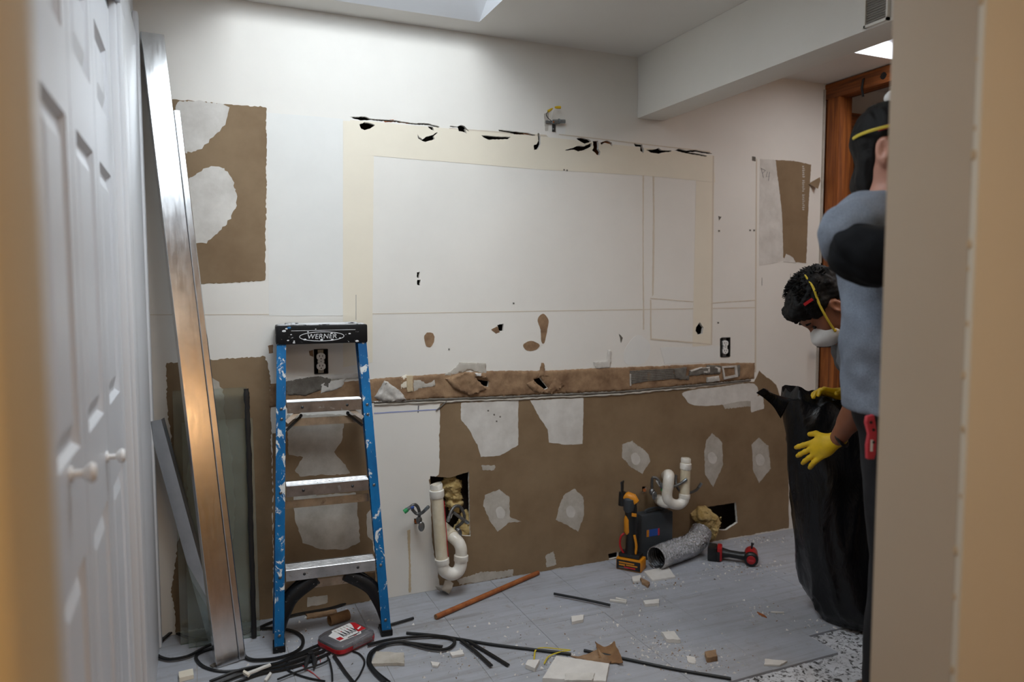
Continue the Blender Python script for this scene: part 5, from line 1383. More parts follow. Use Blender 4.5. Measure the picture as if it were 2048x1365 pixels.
crinkled(.0525, 36, 'outer_skin', 'foil'); crinkled(.0490, 30, 'inner_skin', 'dark_metal')
m = MB(); p0 = path[0]; d_ = (path[1] - path[0]).normalized(); x_, y_, _ = frame_from(d_)
m.tube([p0 + (x_ * math.cos(a) + y_ * math.sin(a)) * .0515 for a in [k * math.tau / 32 for k in range(33)]], .0024, 6); m.build('rim', 'foil', root, smooth=True)

# ------------------------------------------------------------------ dark grey case behind the tools
c0, c1 = fl(1272, 1116), fl(1346, 1098); yb = D - .012
root = thing('plastic_case', (1.98, D - .05, 0), 'dark grey plastic case standing on edge against the wall behind the tools', 'case')
x0, x1 = on(1282, 1080, 1, D - .075).x, on(1345, 1070, 1, D - .075).x; zt = on(1315, 1027, 1, D - .075).z
MB().box((x0, D - .078, .001), (x1, D - .046, zt)).build('front_shell', 'dark_grey_plastic', root, bevel=.008)
MB().box((x0, D - .045, .001), (x1, D - .012, zt)).build('rear_shell', 'dark_grey_plastic', root, bevel=.008)
m = MB(); xm = (x0 + x1) / 2
m.tube(catmull([(xm - .05, D - .05, zt - .004), (xm - .048, D - .052, zt + .014), (xm, D - .052, zt + .02), (xm + .048, D - .052, zt + .014), (xm + .05, D - .05, zt - .004)], 6), .006, 8); m.build('handle', 'dark_grey_plastic', root, smooth=True)
lx0, lx1 = on(1293, 1065, 1, D - .079).x, on(1319, 1062, 1, D - .079).x; lz = on(1306, 1066, 1, D - .079).z
lab = MB().box((lx0, D - .0795, lz - .017), (lx1, D - .0779, lz + .017)).build('label', 'blue_print', root)
MB().box((lx0, D - .0801, lz - .017), (lx0 + .014, D - .0796, lz + .017)).build('label_stripe', 'yellow_plastic', lab)
MB().box((lx1 - .010, D - .0801, lz - .017), (lx1, D - .0796, lz + .017)).build('label_stripe', 'pink_red', lab)

# ------------------------------------------------------------------ yellow oscillating tool standing on its battery
def build_multitool():
    B = fl(1262, 1138); B.z = 0
    root = thing('cordless_multitool', B, 'yellow and black cordless cutting tool standing on its battery by the wall', 'power tool')
    yaw = math.radians(-52); M = Matrix.Translation(B) @ Matrix.Rotation(yaw, 4, 'Z')
    # battery
    m = MB().box((-.062, -.038, .001), (.062, .038, .058), M); b = m.build('battery', 'yellow_plastic', root, bevel=.008)
    m = MB()
    for sgn in (-1, 1):
        m.box((-.058, sgn * .038 - .003, .006), (.058, sgn * .038 + .003, .05), M)
    lbp = m.build('battery_side', 'black_plastic', b, bevel=.003)
    for k, (x0, x1, z0, z1, mt) in enumerate(((-.045, .03, .036, .042, 'yellow_plastic'), (-.01, .045, .026, .032, 'yellow_plastic'), (-.045, -.015, .024, .031, 'yellow_plastic'), (-.02, .035, .014, .021, 'red_print'), (-.045, .0, .012, .016, 'thinset_grey'))):
        MB().box((x0, -.0418, z0), (x1, -.0409, z1), M).build('battery_mark', mt, lbp)
        MB().box((x0, .0409, z0), (x1, .0418, z1), M).build('battery_mark', mt, lbp)
    MB().box((-.052, -.03, .0585), (.05, .03, .078), M).build('battery_rail', 'black_plastic', root, bevel=.005)
    # body
    pth = [B + M.to_3x3() @ Vector(v) for v in ((.0, 0, .078), (.0, 0, .10), (.0, 0, .16), (.0, 0, .20), (-.002, 0, .245), (-.004, 0, .29), (-.004, 0, .325))]
    MB().tube(pth, [.033, .027, .024, .026, .027, .030, .026], 16).build('grip', 'black_plastic', root, smooth=True)
    m = MB(); m.tube([B + M.to_3x3() @ Vector((-.013, -.009, z)) for z in (.165, .18, .24, .262)], [.010, .019, .0195, .013], 14); m.build('side_shell', 'yellow_plastic', root, smooth=True)
    m = MB(); m.tube([B + M.to_3x3() @ Vector((-.008, -.006, z)) for z in (.27, .285, .335, .345)], [.02, .0295, .029, .018], 16); m.build('gear_housing', 'dark_grey_plastic', root, smooth=True)
    m = MB(); m.tube([B + M.to_3x3() @ Vector(v) for v in ((.022, .0, .318), (.004, -.002, .338), (-.016, -.004, .346), (-.034, -.005, .338))], [.018, .024, .022, .017], 16); m.build('head', 'yellow_plastic', root, smooth=True)
    m = MB(); m.tube([B + M.to_3x3() @ Vector(v) for v in ((-.042, -.005, .30), (-.042, -.005, .362))], [.021, .018], 14); m.build('clamp', 'black_plastic', root, smooth=True)
    m = MB(); m.box((-.050, -.013, .345), (-.044, .013, .405), M); m.box((-.050, -.018, .403), (-.044, .018, .412), M); m.build('blade', 'dark_metal', root)
    m = MB(); m.tube(catmull([B + M.to_3x3() @ Vector(v) for v in ((-.03, -.02, .075), (-.046, -.024, .11), (-.045, -.02, .15), (-.03, -.012, .17))], 6), .005, 8); m.build('lever', 'red_plastic', root, smooth=True)
    m = MB(); m.tube(catmull([B + M.to_3x3() @ Vector(v) for v in ((.026, -.014, .08), (.03, -.016, .12), (.022, -.02, .17))], 6), .006, 8); m.build('trim_line', 'yellow_plastic', root, smooth=True)
    m = MB().box((.012, -.0325, .262), (.034, -.026, .276), M); m.build('badge', 'yellow_plastic', root)
build_multitool()
# ------------------------------------------------------------------ red and black impact driver lying on its side
def build_driver():
    A = fl(1433, 1120); B_ = fl(1508, 1128); A.z = B_.z = 0
    root = thing('impact_driver', (A + B_) / 2, 'red and black cordless driver lying on the floor beside the foil duct', 'power tool')
    ex = (B_ - A).normalized(); ey = Vector((-ex.y, ex.x, 0)); M = Matrix((ex, ey, Vector((0, 0, 1)))).transposed().to_4x4(); M.translation = A
    MB().box((-.042, -.035, .001), (.002, .042, .068), M).build('battery', 'black_plastic', root, bevel=.008)
    MB().box((.0025, -.033, .003), (.026, .040, .07), M).build('battery_mount', 'red_plastic', root, bevel=.007)
    MB().box((.0, -.0365, .006), (.016, -.0335, .05), M).build('latch', 'black_plastic', root)
    L = (B_ - A).length
    m = MB(); m.tube([M @ Vector(v) for v in ((.022, .01, .034), (.06, .0, .036), (L * .62, -.004, .034), (L * .85, -.006, .034))], [.03, .021, .021, .026], 14, sq=.85); m.build('handle', 'black_plastic', root, smooth=True)
    m = MB(); m.tube([M @ Vector(v) for v in ((L * .92, .075, .034), (L * .92, .055, .034), (L * .92, -.01, .034), (L * .92, -.03, .034))], [.02, .031, .0325, .030], 18); m.build('motor_housing', 'red_plastic', root, smooth=True)
    m = MB(); m.tube([M @ Vector(v) for v in ((L * .92, -.030, .034), (L * .92, -.048, .034), (L * .92, -.053, .034))], [.0335, .032, .026], 18); m.build('rear_cap', 'black_plastic', root, smooth=True)
    m = MB(); m.tube([M @ Vector(v) for v in ((L * .92, -.052, .034), (L * .92, -.056, .034))], [.021, .019], 18); m.build('cap_badge', 'red_plastic', root, smooth=True)
    m = MB(); m.box((L * .92 - .012, -.0585, .028), (L * .92 + .012, -.0562, .036), M); m.build('badge_mark', 'pink_red', root)
    m = MB(); m.tube([M @ Vector(v) for v in ((L * .92, .075, .034), (L * .92, .10, .034), (L * .92, .125, .034))], [.018, .014, .009], 14); m.build('chuck', 'dark_metal', root, smooth=True)
    m = MB(); m.tube([M @ Vector(v) for v in ((L * .93, .02, .064), (L * .94, .02, .082), (L * .955, .02, .092))], [.004, .005, .008], 8); m.build('belt_clip', 'dark_metal', root, smooth=True)
build_driver()

# ------------------------------------------------------------------ rubbish bag
def build_bag():
    c = Vector((2.56, 2.30, 0)); root = thing('trash_bag', c, 'large black plastic trash bag standing open on the floor, held by gloved hands', 'trash bag')
    # outline heights: centre, radii along camera-right (a) and depth (b)
    ar = Vector((_r.x, _r.y, 0)).normalized(); ad = Vector((_f.x, _f.y, 0)).normalized()
    # (left px, right px, py) traced at the bag's depth
    rows = [(1640, 1775, 1252), (1622, 1790, 1228), (1606, 1800, 1190), (1594, 1800, 1140), (1586, 1796, 1080), (1579, 1790, 1000), (1574, 1782, 940), (1569, 1768, 880), (1563, 1748, 836), (1560, 1722, 806), (1566, 1700, 788)]
    dep = 2.93
    zs = []; cs = []; ra = []
    for l, r_, y in rows:
        a, b = dp(l, y, dep), dp(r_, y, dep); zs.append((a.z + b.z) / 2); cs.append((a + b) / 2); ra.append((b - a).length / 2)
    z0 = zs[0]
    seg = 96; vs = []; n = 90
    fz = lambda t, arr: arr[min(int(t * (len(arr) - 1)), len(arr) - 2)] * (1 - (t * (len(arr) - 1) - min(int(t * (len(arr) - 1)), len(arr) - 2))) + arr[min(int(t * (len(arr) - 1)), len(arr) - 2) + 1] * (t * (len(arr) - 1) - min(int(t * (len(arr) - 1)), len(arr) - 2))
    zoff = min(zs)
    for i in range(n + 1):
        t = i / n; cc = fz(t, cs); A = fz(t, ra); z = max(.0, fz(t, zs) - zoff * (1 - t)); B = A * (.98 - .30 * t)
        for k in range(seg):
            th = 2 * math.pi * k / seg
            ca, sa_ = math.cos(th), math.sin(th)
            p = cc + ar * (A * ca) + ad * (B * sa_)
            pn = Vector((p.x, p.y, 0)); e = Vector((pn.x * 7, pn.y * 7, z * 2.6))
            e2 = Vector((pn.x * 10, pn.y * 10, z * 2.0)); fold = mnoise.noise(e) * .018 + (1 - abs(mnoise.noise(e2 + Vector((3, 7, 1))))) ** 6 * .020 + mnoise.noise(e * 4) * .003
            fold *= min(1, t * 6 + .25)
            d = (ar * ca + ad * sa_)
            p = p + d * (fold - .018)
            zz = z + (mnoise.noise((ca * 2, sa_ * 2, 5)) * .05 + max(0, -ca) * .02) * max(0, (t - .75) / .25)
            if t < .04: zz = .002 + zz * .4
            vs.append((p.x, p.y, zz))
    fs = [(i * seg + k, i * seg + (k + 1) % seg, (i + 1) * seg + (k + 1) % seg, (i + 1) * seg + k) for i in range(n) for k in range(seg)]
    b0 = len(vs); vs.append((cs[0].x, cs[0].y, .001)); fs += [((k + 1) % seg, k, b0) for k in range(seg)]
    # inner lining dropping back from the mouth
    last = n * seg; rings = 8
    for j in range(1, rings + 1):
        for k in range(seg):
            v = Vector(vs[last + k]); q = cs[-1]; s_ = 1 - .40 * j / rings * (1 + .3 * math.sin(k * .6))
            vs.append((q.x + (v.x - q.x) * s_, q.y + (v.y - q.y) * s_, v.z - .022 * j))
    base = b0 + 1
    for j in range(rings):
        for k in range(seg):
            a = (last if j == 0 else base + (j - 1) * seg); b_ = base + j * seg
            fs.append((a + k, a + (k + 1) % seg, b_ + (k + 1) % seg, b_ + k))
    mesh_obj('film', vs, fs, 'bag_plastic', root, smooth=True, ang=80)
    # loose corner of film pulled up to the left
    fp = [[dp(1562, 838, 2.80), dp(1545, 812, 2.77), dp(1528, 797, 2.74), dp(1512, 786, 2.72)], [dp(1578, 806, 2.80), dp(1556, 799, 2.78), dp(1540, 786, 2.74), dp(1526, 777, 2.72)],
          [dp(1594, 800, 2.86), dp(1570, 795, 2.84), dp(1548, 788, 2.78), dp(1532, 778, 2.75)]]
    rows_ = [catmull(r_, 6) for r_ in fp]; vs = []; fs = []; w = len(rows_[0])
    for th in (0, .0012):
        for r_ in rows_:
            vs += [p + ad * (th + .006 * mnoise.noise(p * 18)) for p in r_]
    for i in range(2):
        for j in range(w - 1):
            a = i * w + j; o = 3 * w; fs += [(a, a + 1, a + w + 1, a + w), (o + a + w, o + a + w + 1, o + a + 1, o + a)]
    ring = list(range(w)) + [w * 2 - 1] + [2 * w + j for j in range(w - 1, -1, -1)] + [w]
    fs += [(ring[k], ring[(k + 1) % len(ring)], 3 * w + ring[(k + 1) % len(ring)], 3 * w + ring[k]) for k in range(len(ring))]
    mesh_obj('loose_corner', vs, fs, 'bag_plastic', root, smooth=True, ang=80)
build_bag()

# ------------------------------------------------------------------ people
CR = Vector((_r.x, _r.y, 0)).normalized(); CF_ = Vector((_f.x, _f.y, 0)).normalized(); UZ = Vector((0, 0, 1))
def hand(root, wrist, dirn, palm_n, side, mat, name, curl=.25, spread=.18, sc=1.0):
    """five-fingered glove: wrist point, pointing direction, palm normal, side vector toward the thumb"""
    d = dirn.normalized(); nrm = (palm_n - d * palm_n.dot(d)).normalized(); th = d.cross(nrm).normalized()
    if th.dot(side) < 0: th = -th
    s = SDF(); S = sc
    s.cap(wrist - d * .02 * S, wrist + d * .035 * S, .030 * S, .034 * S, k=.012, flat=nrm, fs=1.35)
    pc = wrist + d * .055 * S
    s.ell(pc, (d, th, nrm), (.052 * S, .043 * S, .019 * S), k=.012)
    for i, (off, ln) in enumerate(((.030, .072), (.010, .082), (-.011, .076), (-.031, .058))):
        a = wrist + d * .088 * S + th * off * S; ang = (i - 1.4) * -spread
        fd = (d * math.cos(ang) + th * math.sin(ang)).normalized(); r0 = .0098 * S
        p1 = a + fd * ln * .45 * S; fd2 = (fd * math.cos(curl) + nrm * math.sin(curl)).normalized(); p2 = p1 + fd2 * ln * .32 * S
        fd3 = (fd * math.cos(curl * 2) + nrm * math.sin(curl * 2)).normalized(); p3 = p2 + fd3 * ln * .25 * S
        s.cap(a - d * .012 * S, p1, r0 * 1.08, r0, k=.006); s.cap(p1, p2, r0, r0 * .93, k=.004); s.cap(p2, p3, r0 * .93, r0 * .82, k=.004)
    a = wrist + d * .035 * S + th * .030 * S; td = (d * .62 + th * .72 + nrm * .25).normalized()
    p1 = a + td * .034 * S; td2 = (d * .85 + th * .35 + nrm * .35).normalized(); p2 = p1 + td2 * .032 * S
    s.cap(a - td * .012 * S, p1, .0145 * S, .0115 * S, k=.010); s.cap(p1, p2, .0115 * S, .0095 * S, k=.004)
    return s.build(name, mat, root, .0028)

def head_sdf(s, c, fw, up, rt, sc=1.0):
    """skull, jaw, nose, brow, lips, ears"""
    P = lambda f, u, r=0: c + fw * f * sc + up * u * sc + rt * r * sc
    s.ell(P(-.012, .028), (fw, up, rt), (.098 * sc, .092 * sc, .077 * sc), k=.03)
    s.ell(P(.022, -.035), (fw, up, rt), (.070 * sc, .085 * sc, .062 * sc), k=.03)
    s.ell(P(.062, -.095), (fw, up, rt), (.026 * sc, .024 * sc, .030 * sc), k=.025)          # chin
    s.cap(P(.086, .012), P(.110, -.026), .009 * sc, .013 * sc, k=.014)                       # nose
    s.cap(P(.084, .030, -.03), P(.084, .030, .03), .010 * sc, k=.015)                        # brow
    s.cap(P(.086, -.060, -.018), P(.086, -.060, .018), .009 * sc, k=.008)                    # lips
    for sg in (-1, 1):
        s.ell(P(.077, .010, sg * .031), (fw, up, rt), (.014 * sc, .012 * sc, .016 * sc), k=.006, sub=True)
        s.ell(P(.074, .010, sg * .031), (fw, up, rt), (.012 * sc, .011 * sc, .012 * sc), k=.004)
        s.ell(P(.052, -.025, sg * .045), (fw, up, rt), (.03 * sc, .03 * sc, .018 * sc), k=.02)  # cheek
        e = (fw * -.25 + rt * sg).normalized()
        ec = P(-.010, -.006, sg * .081)
        s.ell(ec, ((fw + rt * sg * .3), up, e), (.021 * sc, .034 * sc, .010 * sc), k=.005)
        s.ell(ec + e * .009 * sc + fw * .004 * sc, ((fw + rt * sg * .3), up, e), (.012 * sc, .022 * sc, .009 * sc), k=.003, sub=True)
        s.ell(P(-.006, -.036, sg * .077), (fw, up, rt), (.009 * sc, .010 * sc, .006 * sc), k=.006)

# ---- the standing man: in profile, facing right, right elbow raised
def build_standing():
    d0 = 1.95
    base = dp(1836, 700, d0); base.z = 0
    root = thing('person', base, 'standing person in heather grey t-shirt with black undersleeve and dark shoulder-length hair', 'person')
    fw = CR.copy(); rt = -CF_                          # facing image-right; own right side toward the camera
    at = lambda x, y, d=d0: dp(x, y, d)
    hc = at(1796, 302, 1.94); ya = math.radians(45); fH = CR * math.cos(ya) - CF_ * math.sin(ya); rH = -CF_ * math.cos(ya) - CR * math.sin(ya)
    neck_b = at(1782, 408); ch = at(1796, 470); wa = at(1800, 690); hp = at(1822, 800)
    shR = at(1738, 450, 1.80); elR = at(1720, 506, 1.70); wrR = at(1822, 526, 1.60)
    shL = at(1838, 440, 2.10); elL = at(1866, 620, 2.16); wrL = at(1930, 560, 2.05)
    foot = [Vector((base.x, base.y, 0)) + rt * sg * .10 for sg in (-1, 1)]
    s = SDF()
    head_sdf(s, hc, fH, UZ, rH)
    s.cap(hc - UZ * .06 - fw * .02, neck_b - UZ * .03, .054, .062, k=.03)
    s.cap(ch - rt * .10 - UZ * .02, ch + rt * .10 - UZ * .02, .095, k=.05)
    s.cap(ch - UZ * .08, wa, .150, .132, k=.06, flat=fw, fs=1.35); s.cap(wa, hp, .132, .12, k=.06, flat=fw, fs=1.35)
    s.cap(neck_b - UZ * .035, shR, .055, .062, k=.05); s.cap(neck_b - UZ * .035, shL, .055, .062, k=.05)
    for sh, el, wr_ in ((shR, elR, wrR), (shL, elL, wrL)):
        s.cap(sh, el, .054, .045, k=.03); s.cap(el, wr_, .044, .029, k=.02)
    for sg in (-1, 1):
        h_ = hp + rt * sg * .085; f_ = foot[(sg + 1) // 2]; kn = Vector(((h_.x + f_.x) / 2, (h_.y + f_.y) / 2, .50)) + fw * .03; an = f_ + UZ * .09
        s.cap(h_, kn, .085, .058, k=.04); s.cap(kn, an, .056, .042, k=.03); s.cap(f_ - fw * .04 + UZ * .045, f_ + fw * .15 + UZ * .035, .042, .034, k=.02)
    s.build('body', 'skin_fair', root, .006)
    # t-shirt
    w1 = wrinkle(.012, 30, 4, (1, 1, .6)); w2 = wrinkle(.007, 70, 5, (1, 1, .5))
    t = SDF()
    t.cap(ch - rt * .10 - UZ * .02, ch + rt * .10 - UZ * .02, .112, k=.05)
    t.cap(ch - UZ * .08, wa, .168, .152, k=.06, flat=fw, fs=1.28); t.cap(wa, hp - CR * .02 - UZ * .1, .156, .172, k=.06, flat=fw, fs=1.2)
    t.cap(neck_b - UZ * .045, shR, .070, .076, k=.05); t.cap(neck_b - UZ * .045, shL, .070, .080, k=.05)
    t.cap(shR, at(1714, 462, 1.74), .076, .074, k=.05); t.cap(at(1714, 462, 1.74), at(1704, 478, 1.73), .070, .062, k=.03); t.cap(at(1696, 470, 1.76), at(1676, 500, 1.745), .035, .024, k=.04)
    t.cap(shL, shL.lerp(elL, .6), .078, .085, k=.05)
    hem = at(1806, 822)
    t.build('t_shirt', 'shirt_heather', root, .007, wr=lambda X, Y, Z: w1(X, Y, Z) + w2(X, Y, Z), clip=[(hem, (0, 0, -1))])
    # black undersleeve with faded print
    us = SDF(); us.cap(shR.lerp(elR, .75), elR, .060, .063, k=.03); us.cap(elR, elR.lerp(wrR, .5), .063, .060, k=.03); us.cap(elR.lerp(wrR, .5), wrR, .06, .04, k=.03)
    w3 = wrinkle(.006, 50, 8)
    us.build('undersleeve', 'sleeve_black', root, .005, wr=w3)
    ul = SDF(); ul.cap(shL.lerp(elL, .5), elL, .062, .056, k=.03); ul.cap(elL, wrL, .054, .038, k=.03); ul.build('undersleeve', 'sleeve_black', root, .007, wr=w3)
    hand(root, wrR + (wrR - elR).normalized() * .03, (wrR - elR), UZ * -1, CF_, 'skin_fair', 'right_hand', .5)
    hand(root, wrL + (wrL - elL).normalized() * .03, (wrL - elL), UZ * -1, -CF_, 'skin_fair', 'left_hand', .5)
    # trousers and shoes
    tr_ = SDF(); tr_.cap(hp - rt * .06 - UZ * .02, hp + rt * .06 - UZ * .02, .112, k=.04)
    for sg in (-1, 1):
        h_ = hp + rt * sg * .085; f_ = foot[(sg + 1) // 2]; kn = Vector(((h_.x + f_.x) / 2, (h_.y + f_.y) / 2, .50)) + fw * .03; an = f_ + UZ * .10
        tr_.cap(h_, kn, .100, .076, k=.04); tr_.cap(kn, an, .075, .068, k=.03)
    tr_.build('trousers', 'trousers_black', root, .008, wr=wrinkle(.010, 30, 9, (1, 1, .5)), clip=[(hp + UZ * .03, (0, 0, 1)), (foot[0] + UZ * .04, (0, 0, -1))])
    for f_ in foot:
        sh = SDF(); sh.cap(f_ - fw * .05 + UZ * .05, f_ + fw * .17 + UZ * .042, .05, .042, k=.02); sh.cap(f_ - fw * .03 + UZ * .06, f_ - fw * .02 + UZ * .11, .048, .045, k=.02)
        sh.build('shoe', 'black_rubber', root, .006, clip=[(f_ + UZ * .001, (0, 0, -1))])
    # hair: covers the crown and falls behind the ear to the collar
    hs = SDF(); P = lambda f, u, r=0: hc + fH * f + UZ * u + rH * r
    hs.ell(P(-.016, .040), (fH, UZ, rH), (.104, .096, .085), k=.03)
    hs.cap(P(-.054, .01, .012), P(-.060, -.085, .012), .046, .042, k=.03); hs.cap(P(-.054, .01, -.02), P(-.060, -.085, -.02), .046, .042, k=.03)
    hs.cap(P(-.062, -.085, .0), P(-.054, -.140, .0), .050, .022, k=.03)
    hs.cap(P(-.056, -.03, .046), P(-.058, -.115, .040), .026, .020, k=.02); hs.cap(P(-.058, -.03, -.054), P(-.060, -.115, -.044), .026, .020, k=.02)
    for sg in (-1, 1): hs.ell(P(.012, -.010, sg * .09), (fH, UZ, rH), (.034, .046, .036), k=.012, sub=True)
    hs.ell(P(.115, -.02, 0), (fH, UZ, rH), (.065, .085, .09), k=.02, sub=True)
    for sg in (-1, 1): hs.ell(P(-.002, -.014, sg * .100), (fH, UZ, rH), (.032, .044, .050), k=.006, sub=True)
    hs.build('hair', 'hair_black', root, .005, wr=wrinkle(.006, 85, 12, (1.6, 1.6, .25)))
    # mask straps, mask, safety glasses, pale cap on the crown
    def around(f0, u0, f1, u1, rr, mat, name, r_=.0032):
        pts = []
        for k in range(-10, 11):
            a = k / 10 * math.pi * .92
            q = (1 + math.cos(a)) / 2                # 1 at the back of the head
            f = f0 + (f1 - f0) * (1 - q); u = u0 + (u1 - u0) * (1 - q)
            pts.append(P(f, u, math.sin(a) * rr))
        MB().tube(catmull(pts, 3), r_, 6, sq=1.7).build(name, mat, root, smooth=True)
    around(-.112, .036, .085, .058, .097, 'yellow_strap', 'mask_strap', .0027)
    mk = SDF(); mk.ell(P(.088, -.045), (fH, UZ, rH), (.045, .058, .055), k=.01); mk.build('dust_mask', 'mask_white', root, .005)
    for sg in (-1, 1):
        MB().beam(P(-.02, .045, sg * .094), P(.08, .062, sg * .088), .006, .010).build('glasses_temple', 'red_plastic', root)
    MB().sphere(P(.0, .135, .02), .032, 14, 8, (1, 1, .7)).build('cap_button', 'mask_white', root, smooth=True)
    return root, hp, rt, fw
man1, hp1, rt1, fw1 = build_standing()
# red folding knife clipped at the standing man's pocket
kc = dp(1741, 874, 1.765)
t = thing('utility_knife', kc - UZ * .055, 'red folding utility knife clipped to the dark trouser pocket', 'knife')
M = Matrix((CR, UZ, -CF_)).transposed().to_4x4(); M.translation = kc
m = MB()
pr_ = [(-.012, .050), (.004, .054), (.008, .034), (.012, .010), (.011, -.040), (.008, -.054), (-.008, -.054), (-.010, -.020), (-.006, .006), (-.014, .034)]
vs = [M @ Vector((x, y, -.007)) for x, y in pr_] + [M @ Vector((x, y, .007)) for x, y in pr_]; n = len(pr_)
tri = geometry.tessellate_polygon([[Vector((x, y, 0)) for x, y in pr_]])
mesh_obj('handle', vs, [(k, (k + 1) % n, n + (k + 1) % n, n + k) for k in range(n)] + [tuple(reversed(a)) for a in tri] + [tuple(n + i for i in a) for a in tri], 'pink_red', t, bevel=.0015)
for x, y in ((-.004, .036), (.003, .018), (.004, -.012)):
    a = M @ Vector((x, y, .006)); MB().cyl(a, a - CF_ * .003, .0035, 10).build('rivet', 'black_plastic', t)
MB().box((-.003, -.034, .0068), (.0025, -.006, .0082), M).build('badge', 'white_print', t)
MB().box((.009, -.030, -.012), (.014, .05, -.004), M).build('clip', 'black_plastic', t)

# ---- the bending man: reaching down into the bag
def build_bending():
    at = dp
    hip = at(1912, 850, 2.46); hip.z = max(hip.z, .74)
    root = thing('person', Vector((hip.x, hip.y, 0)), 'person bending over the black bag, wearing dust mask and yellow gloves', 'person')
    sL = at(1730, 704, 2.48); sR = at(1722, 690, 2.80); nb = at(1716, 670, 2.64)
    elL = at(1722, 806, 2.52); wrL = at(1676, 878, 2.65)
    elR = at(1752, 772, 2.84); wrR = at(1704, 792, 2.86)
    fw = (CR * -.45 + UZ * -.89).normalized(); up = (CR * -.89 + UZ * .45).normalized(); rt = CF_.copy()   # own left side toward the camera
    hc = at(1649, 614, 2.60)
    chest = (sL + sR) / 2 + CR * .06 - UZ * .03; bk = (CR * .55 + UZ * .83)
    facing = -CR; side = CF_
    s = SDF(); head_sdf(s, hc, fw, up, rt, .97)
    s.cap(hc - up * .065 - fw * .02, nb, .052, .060, k=.03)
    s.cap(sL.lerp(sR, .22), sL.lerp(sR, .78), .075, k=.05); s.cap(nb, chest, .07, .10, k=.05)
    spine = (hip - chest)
    flat = spine.cross(side).normalized()
    s.cap(chest, hip, .140, .135, k=.06, flat=flat, fs=1.3)
    s.cap(sL, elL, .050, .043, k=.03); s.cap(elL, wrL, .042, .029, k=.02); s.cap(elL.lerp(wrL, .15), elL.lerp(wrL, .5), .043, .036, k=.02)
    s.cap(sR, elR, .050, .043, k=.03); s.cap(elR, wrR, .042, .029, k=.02)
    legs = []
    for sg in (-1, 1):
        h_ = hip + side * sg * .09; f_ = Vector((hip.x, hip.y, 0)) + side * sg * .13 + CR * .02; kn = (h_ + f_) / 2 + facing * .12; kn.z = .44
        legs.append((h_, kn, f_)); an = f_ + UZ * .09
        s.cap(h_, kn, .085, .058, k=.04); s.cap(kn, an, .055, .042, k=.03); s.cap(f_ - facing * .04 + UZ * .045, f_ + facing * .15 + UZ * .035, .042, .034, k=.02)
    s.build('body', 'skin_tan', root, .006)
    w1 = wrinkle(.010, 26, 24); w2 = wrinkle(.006, 60, 25)
    t = SDF(); t.cap(sL.lerp(sR, .22), sL.lerp(sR, .78), .09, k=.05); t.cap(nb.lerp(chest, .55), chest, .085, .115, k=.05)
    t.cap(chest, hip.lerp(chest, .05), .158, .155, k=.06, flat=flat, fs=1.25)
    t.cap(sL, sL.lerp(elL, .30), .072, .068, k=.04); t.cap(sR, sR.lerp(elR, .35), .07, .07, k=.04)
    t.build('t_shirt', 'shirt_grey', root, .007, wr=lambda X, Y, Z: w1(X, Y, Z) + w2(X, Y, Z))
    tr_ = SDF(); tr_.cap(hip - side * .06, hip + side * .06, .14, k=.04)
    for h_, kn, f_ in legs:
        tr_.cap(h_, kn, .10, .078, k=.04); tr_.cap(kn, f_ + UZ * .10, .076, .066, k=.03)
    tr_.build('trousers', 'trousers_black', root, .008, wr=wrinkle(.010, 30, 29, (1, 1, .5)), clip=[(legs[0][2] + UZ * .04, (0, 0, -1))])
    for h_, kn, f_ in legs:
        sh = SDF(); sh.cap(f_ - facing * .05 + UZ * .05, f_ + facing * .17 + UZ * .042, .05, .042, k=.02); sh.cap(f_ - facing * .03 + UZ * .06, f_ - facing * .02 + UZ * .11, .048, .045, k=.02)
        sh.build('shoe', 'black_rubber', root, .006, clip=[(f_ + UZ * .001, (0, 0, -1))])
    # gloves
    dl = (at(1625, 908, 2.72) - at(1672, 884, 2.66)).normalized()
    hand(root, wrL + dl * .012, dl, (CF_ * .8 - UZ * .5).normalized(), (-UZ * -1 + CR * -.2), 'yellow_vinyl', 'left_glove', .28, .16, .98)
    dr = (at(1664, 786, 2.86) - at(1704, 792, 2.86)).normalized()
    hand(root, wrR + dr * .010, dr, (-UZ * .8 + CF_ * -.3).normalized(), -CF_, 'yellow_vinyl', 'right_glove', .6, .10, .95)
    for w_, d_ in ((wrL, dl), (wrR, dr)):
        x_, y_, _ = frame_from(d_); c_ = w_ - d_ * .012
        MB().tube([c_ + (x_ * math.cos(a) + y_ * math.sin(a)) * .035 for a in [k * math.tau / 20 for k in range(21)]], .006, 6).build('glove_cuff', 'black_rubber', root, smooth=True)
    # hair
    P = lambda f, u, r=0: hc + fw * f + up * u + rt * r
    hs = SDF(); hs.ell(P(-.020, .052), (fw, up, rt), (.108, .090, .086), k=.03); hs.ell(P(-.056, .022), (fw, up, rt), (.058, .052, .072), k=.03)
    hs.ell(P(.052, .088), (fw, up, rt), (.050, .034, .068), k=.02)
    for sg in (-1, 1): hs.ell(P(.022, -.024, sg * .086), (fw, up, rt), (.052, .050, .030), k=.012, sub=True)
    hs.ell(P(.105, -.01, 0), (fw, up, rt), (.055, .065, .09), k=.02, sub=True)
    f1 = wrinkle(.009, 75, 31); f2 = wrinkle(.006, 190, 32)
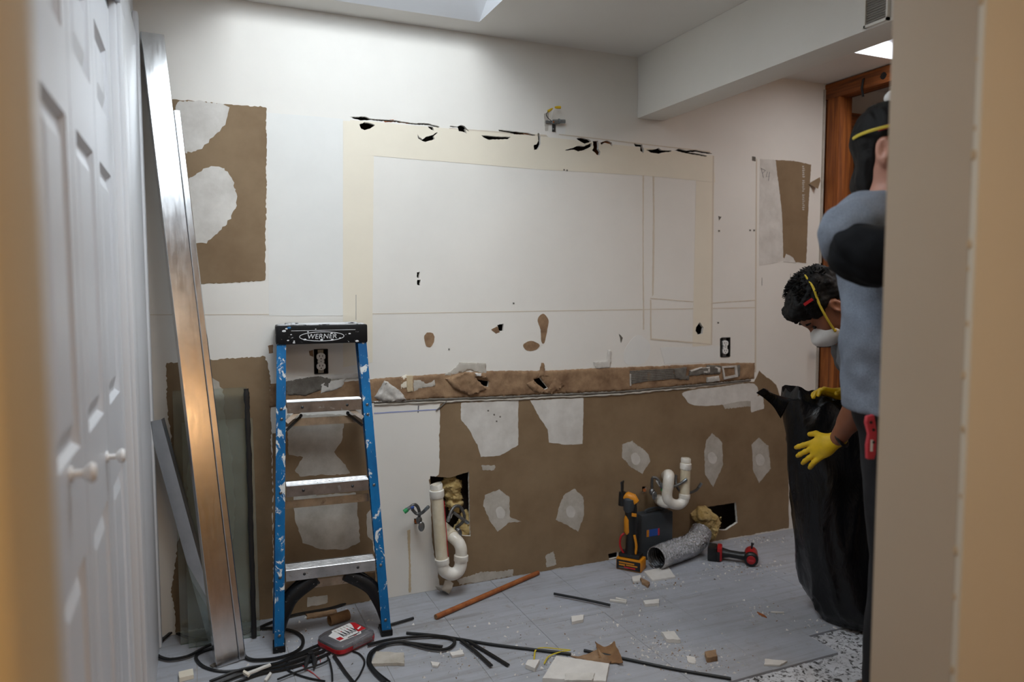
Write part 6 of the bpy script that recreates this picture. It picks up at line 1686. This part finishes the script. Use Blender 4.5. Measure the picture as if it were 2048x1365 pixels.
    hs.build('hair', 'hair_black', root, .0045, wr=lambda X, Y, Z: f1(X, Y, Z) + f2(X, Y, Z))
    rnd = random.Random(6); m = MB()                       # short loose locks
    for k in range(320):
        a = rnd.uniform(-1, 1) * 2.2; b = rnd.uniform(.25, 1.45)
        n_ = (fw * (-math.cos(a) * math.cos(b) * .9 + .1) + rt * math.sin(a) * math.cos(b) + up * math.sin(b)).normalized()
        q = P(-.020, .046) + fw * (n_.dot(fw) * .104) + up * (n_.dot(up) * .088) + rt * (n_.dot(rt) * .083)
        t_ = (n_ + Vector((rnd.uniform(-.6, .6), rnd.uniform(-.6, .6), rnd.uniform(-.6, .6)))).normalized()
        m.tube([q, q + t_ * .012, q + t_ * .022 + fw * .005], [.0035, .0025, .0006], 4)
    m.build('loose_locks', 'hair_black', root, smooth=True)
    # eyes and brows
    for sg in (-1, 1):
        MB().sphere(P(.083, .009, sg * .031), .0075, 10, 8).build('eye', 'eye_dark', root, smooth=True)
        MB().tube([P(.088, .034, sg * .015), P(.090, .037, sg * .032), P(.080, .034, sg * .048)], [.003, .004, .002], 6).build('eyebrow', 'hair_black', root)
    # mask
    mk = SDF(); mk.ell(P(.070, -.050), (fw, up, rt), (.058, .052, .060), k=.01); mk.cap(P(.086, -.010), P(.115, -.035), .014, .020, k=.02)
    mk.build('dust_mask', 'mask_white', root, .004, clip=[(P(.055, -.05), -fw)])
    def strap(pts): MB().tube(catmull(pts, 6), .0030, 6, sq=1.6).build('mask_strap', 'yellow_strap', root, smooth=True)
    for sg in (-1, 1):
        strap([P(.066, -.046, sg * .060), P(.048, .0, sg * .080), P(.015, .055, sg * .089), P(-.030, .100, sg * .078), P(-.060, .128, sg * .038)])
        strap([P(.062, -.078, sg * .052), P(.020, -.095, sg * .068), P(-.045, -.100, sg * .070), P(-.085, -.085, sg * .045)])
        MB().sphere(P(.066, -.048, sg * .060), .006, 8, 6).build('mask_staple', 'yellow_vinyl', root)
        MB().beam(P(.040, .098, sg * .082), P(.010, .085, sg * .092), .005, .010).build('glasses_temple', 'red_plastic', root)
build_bending()
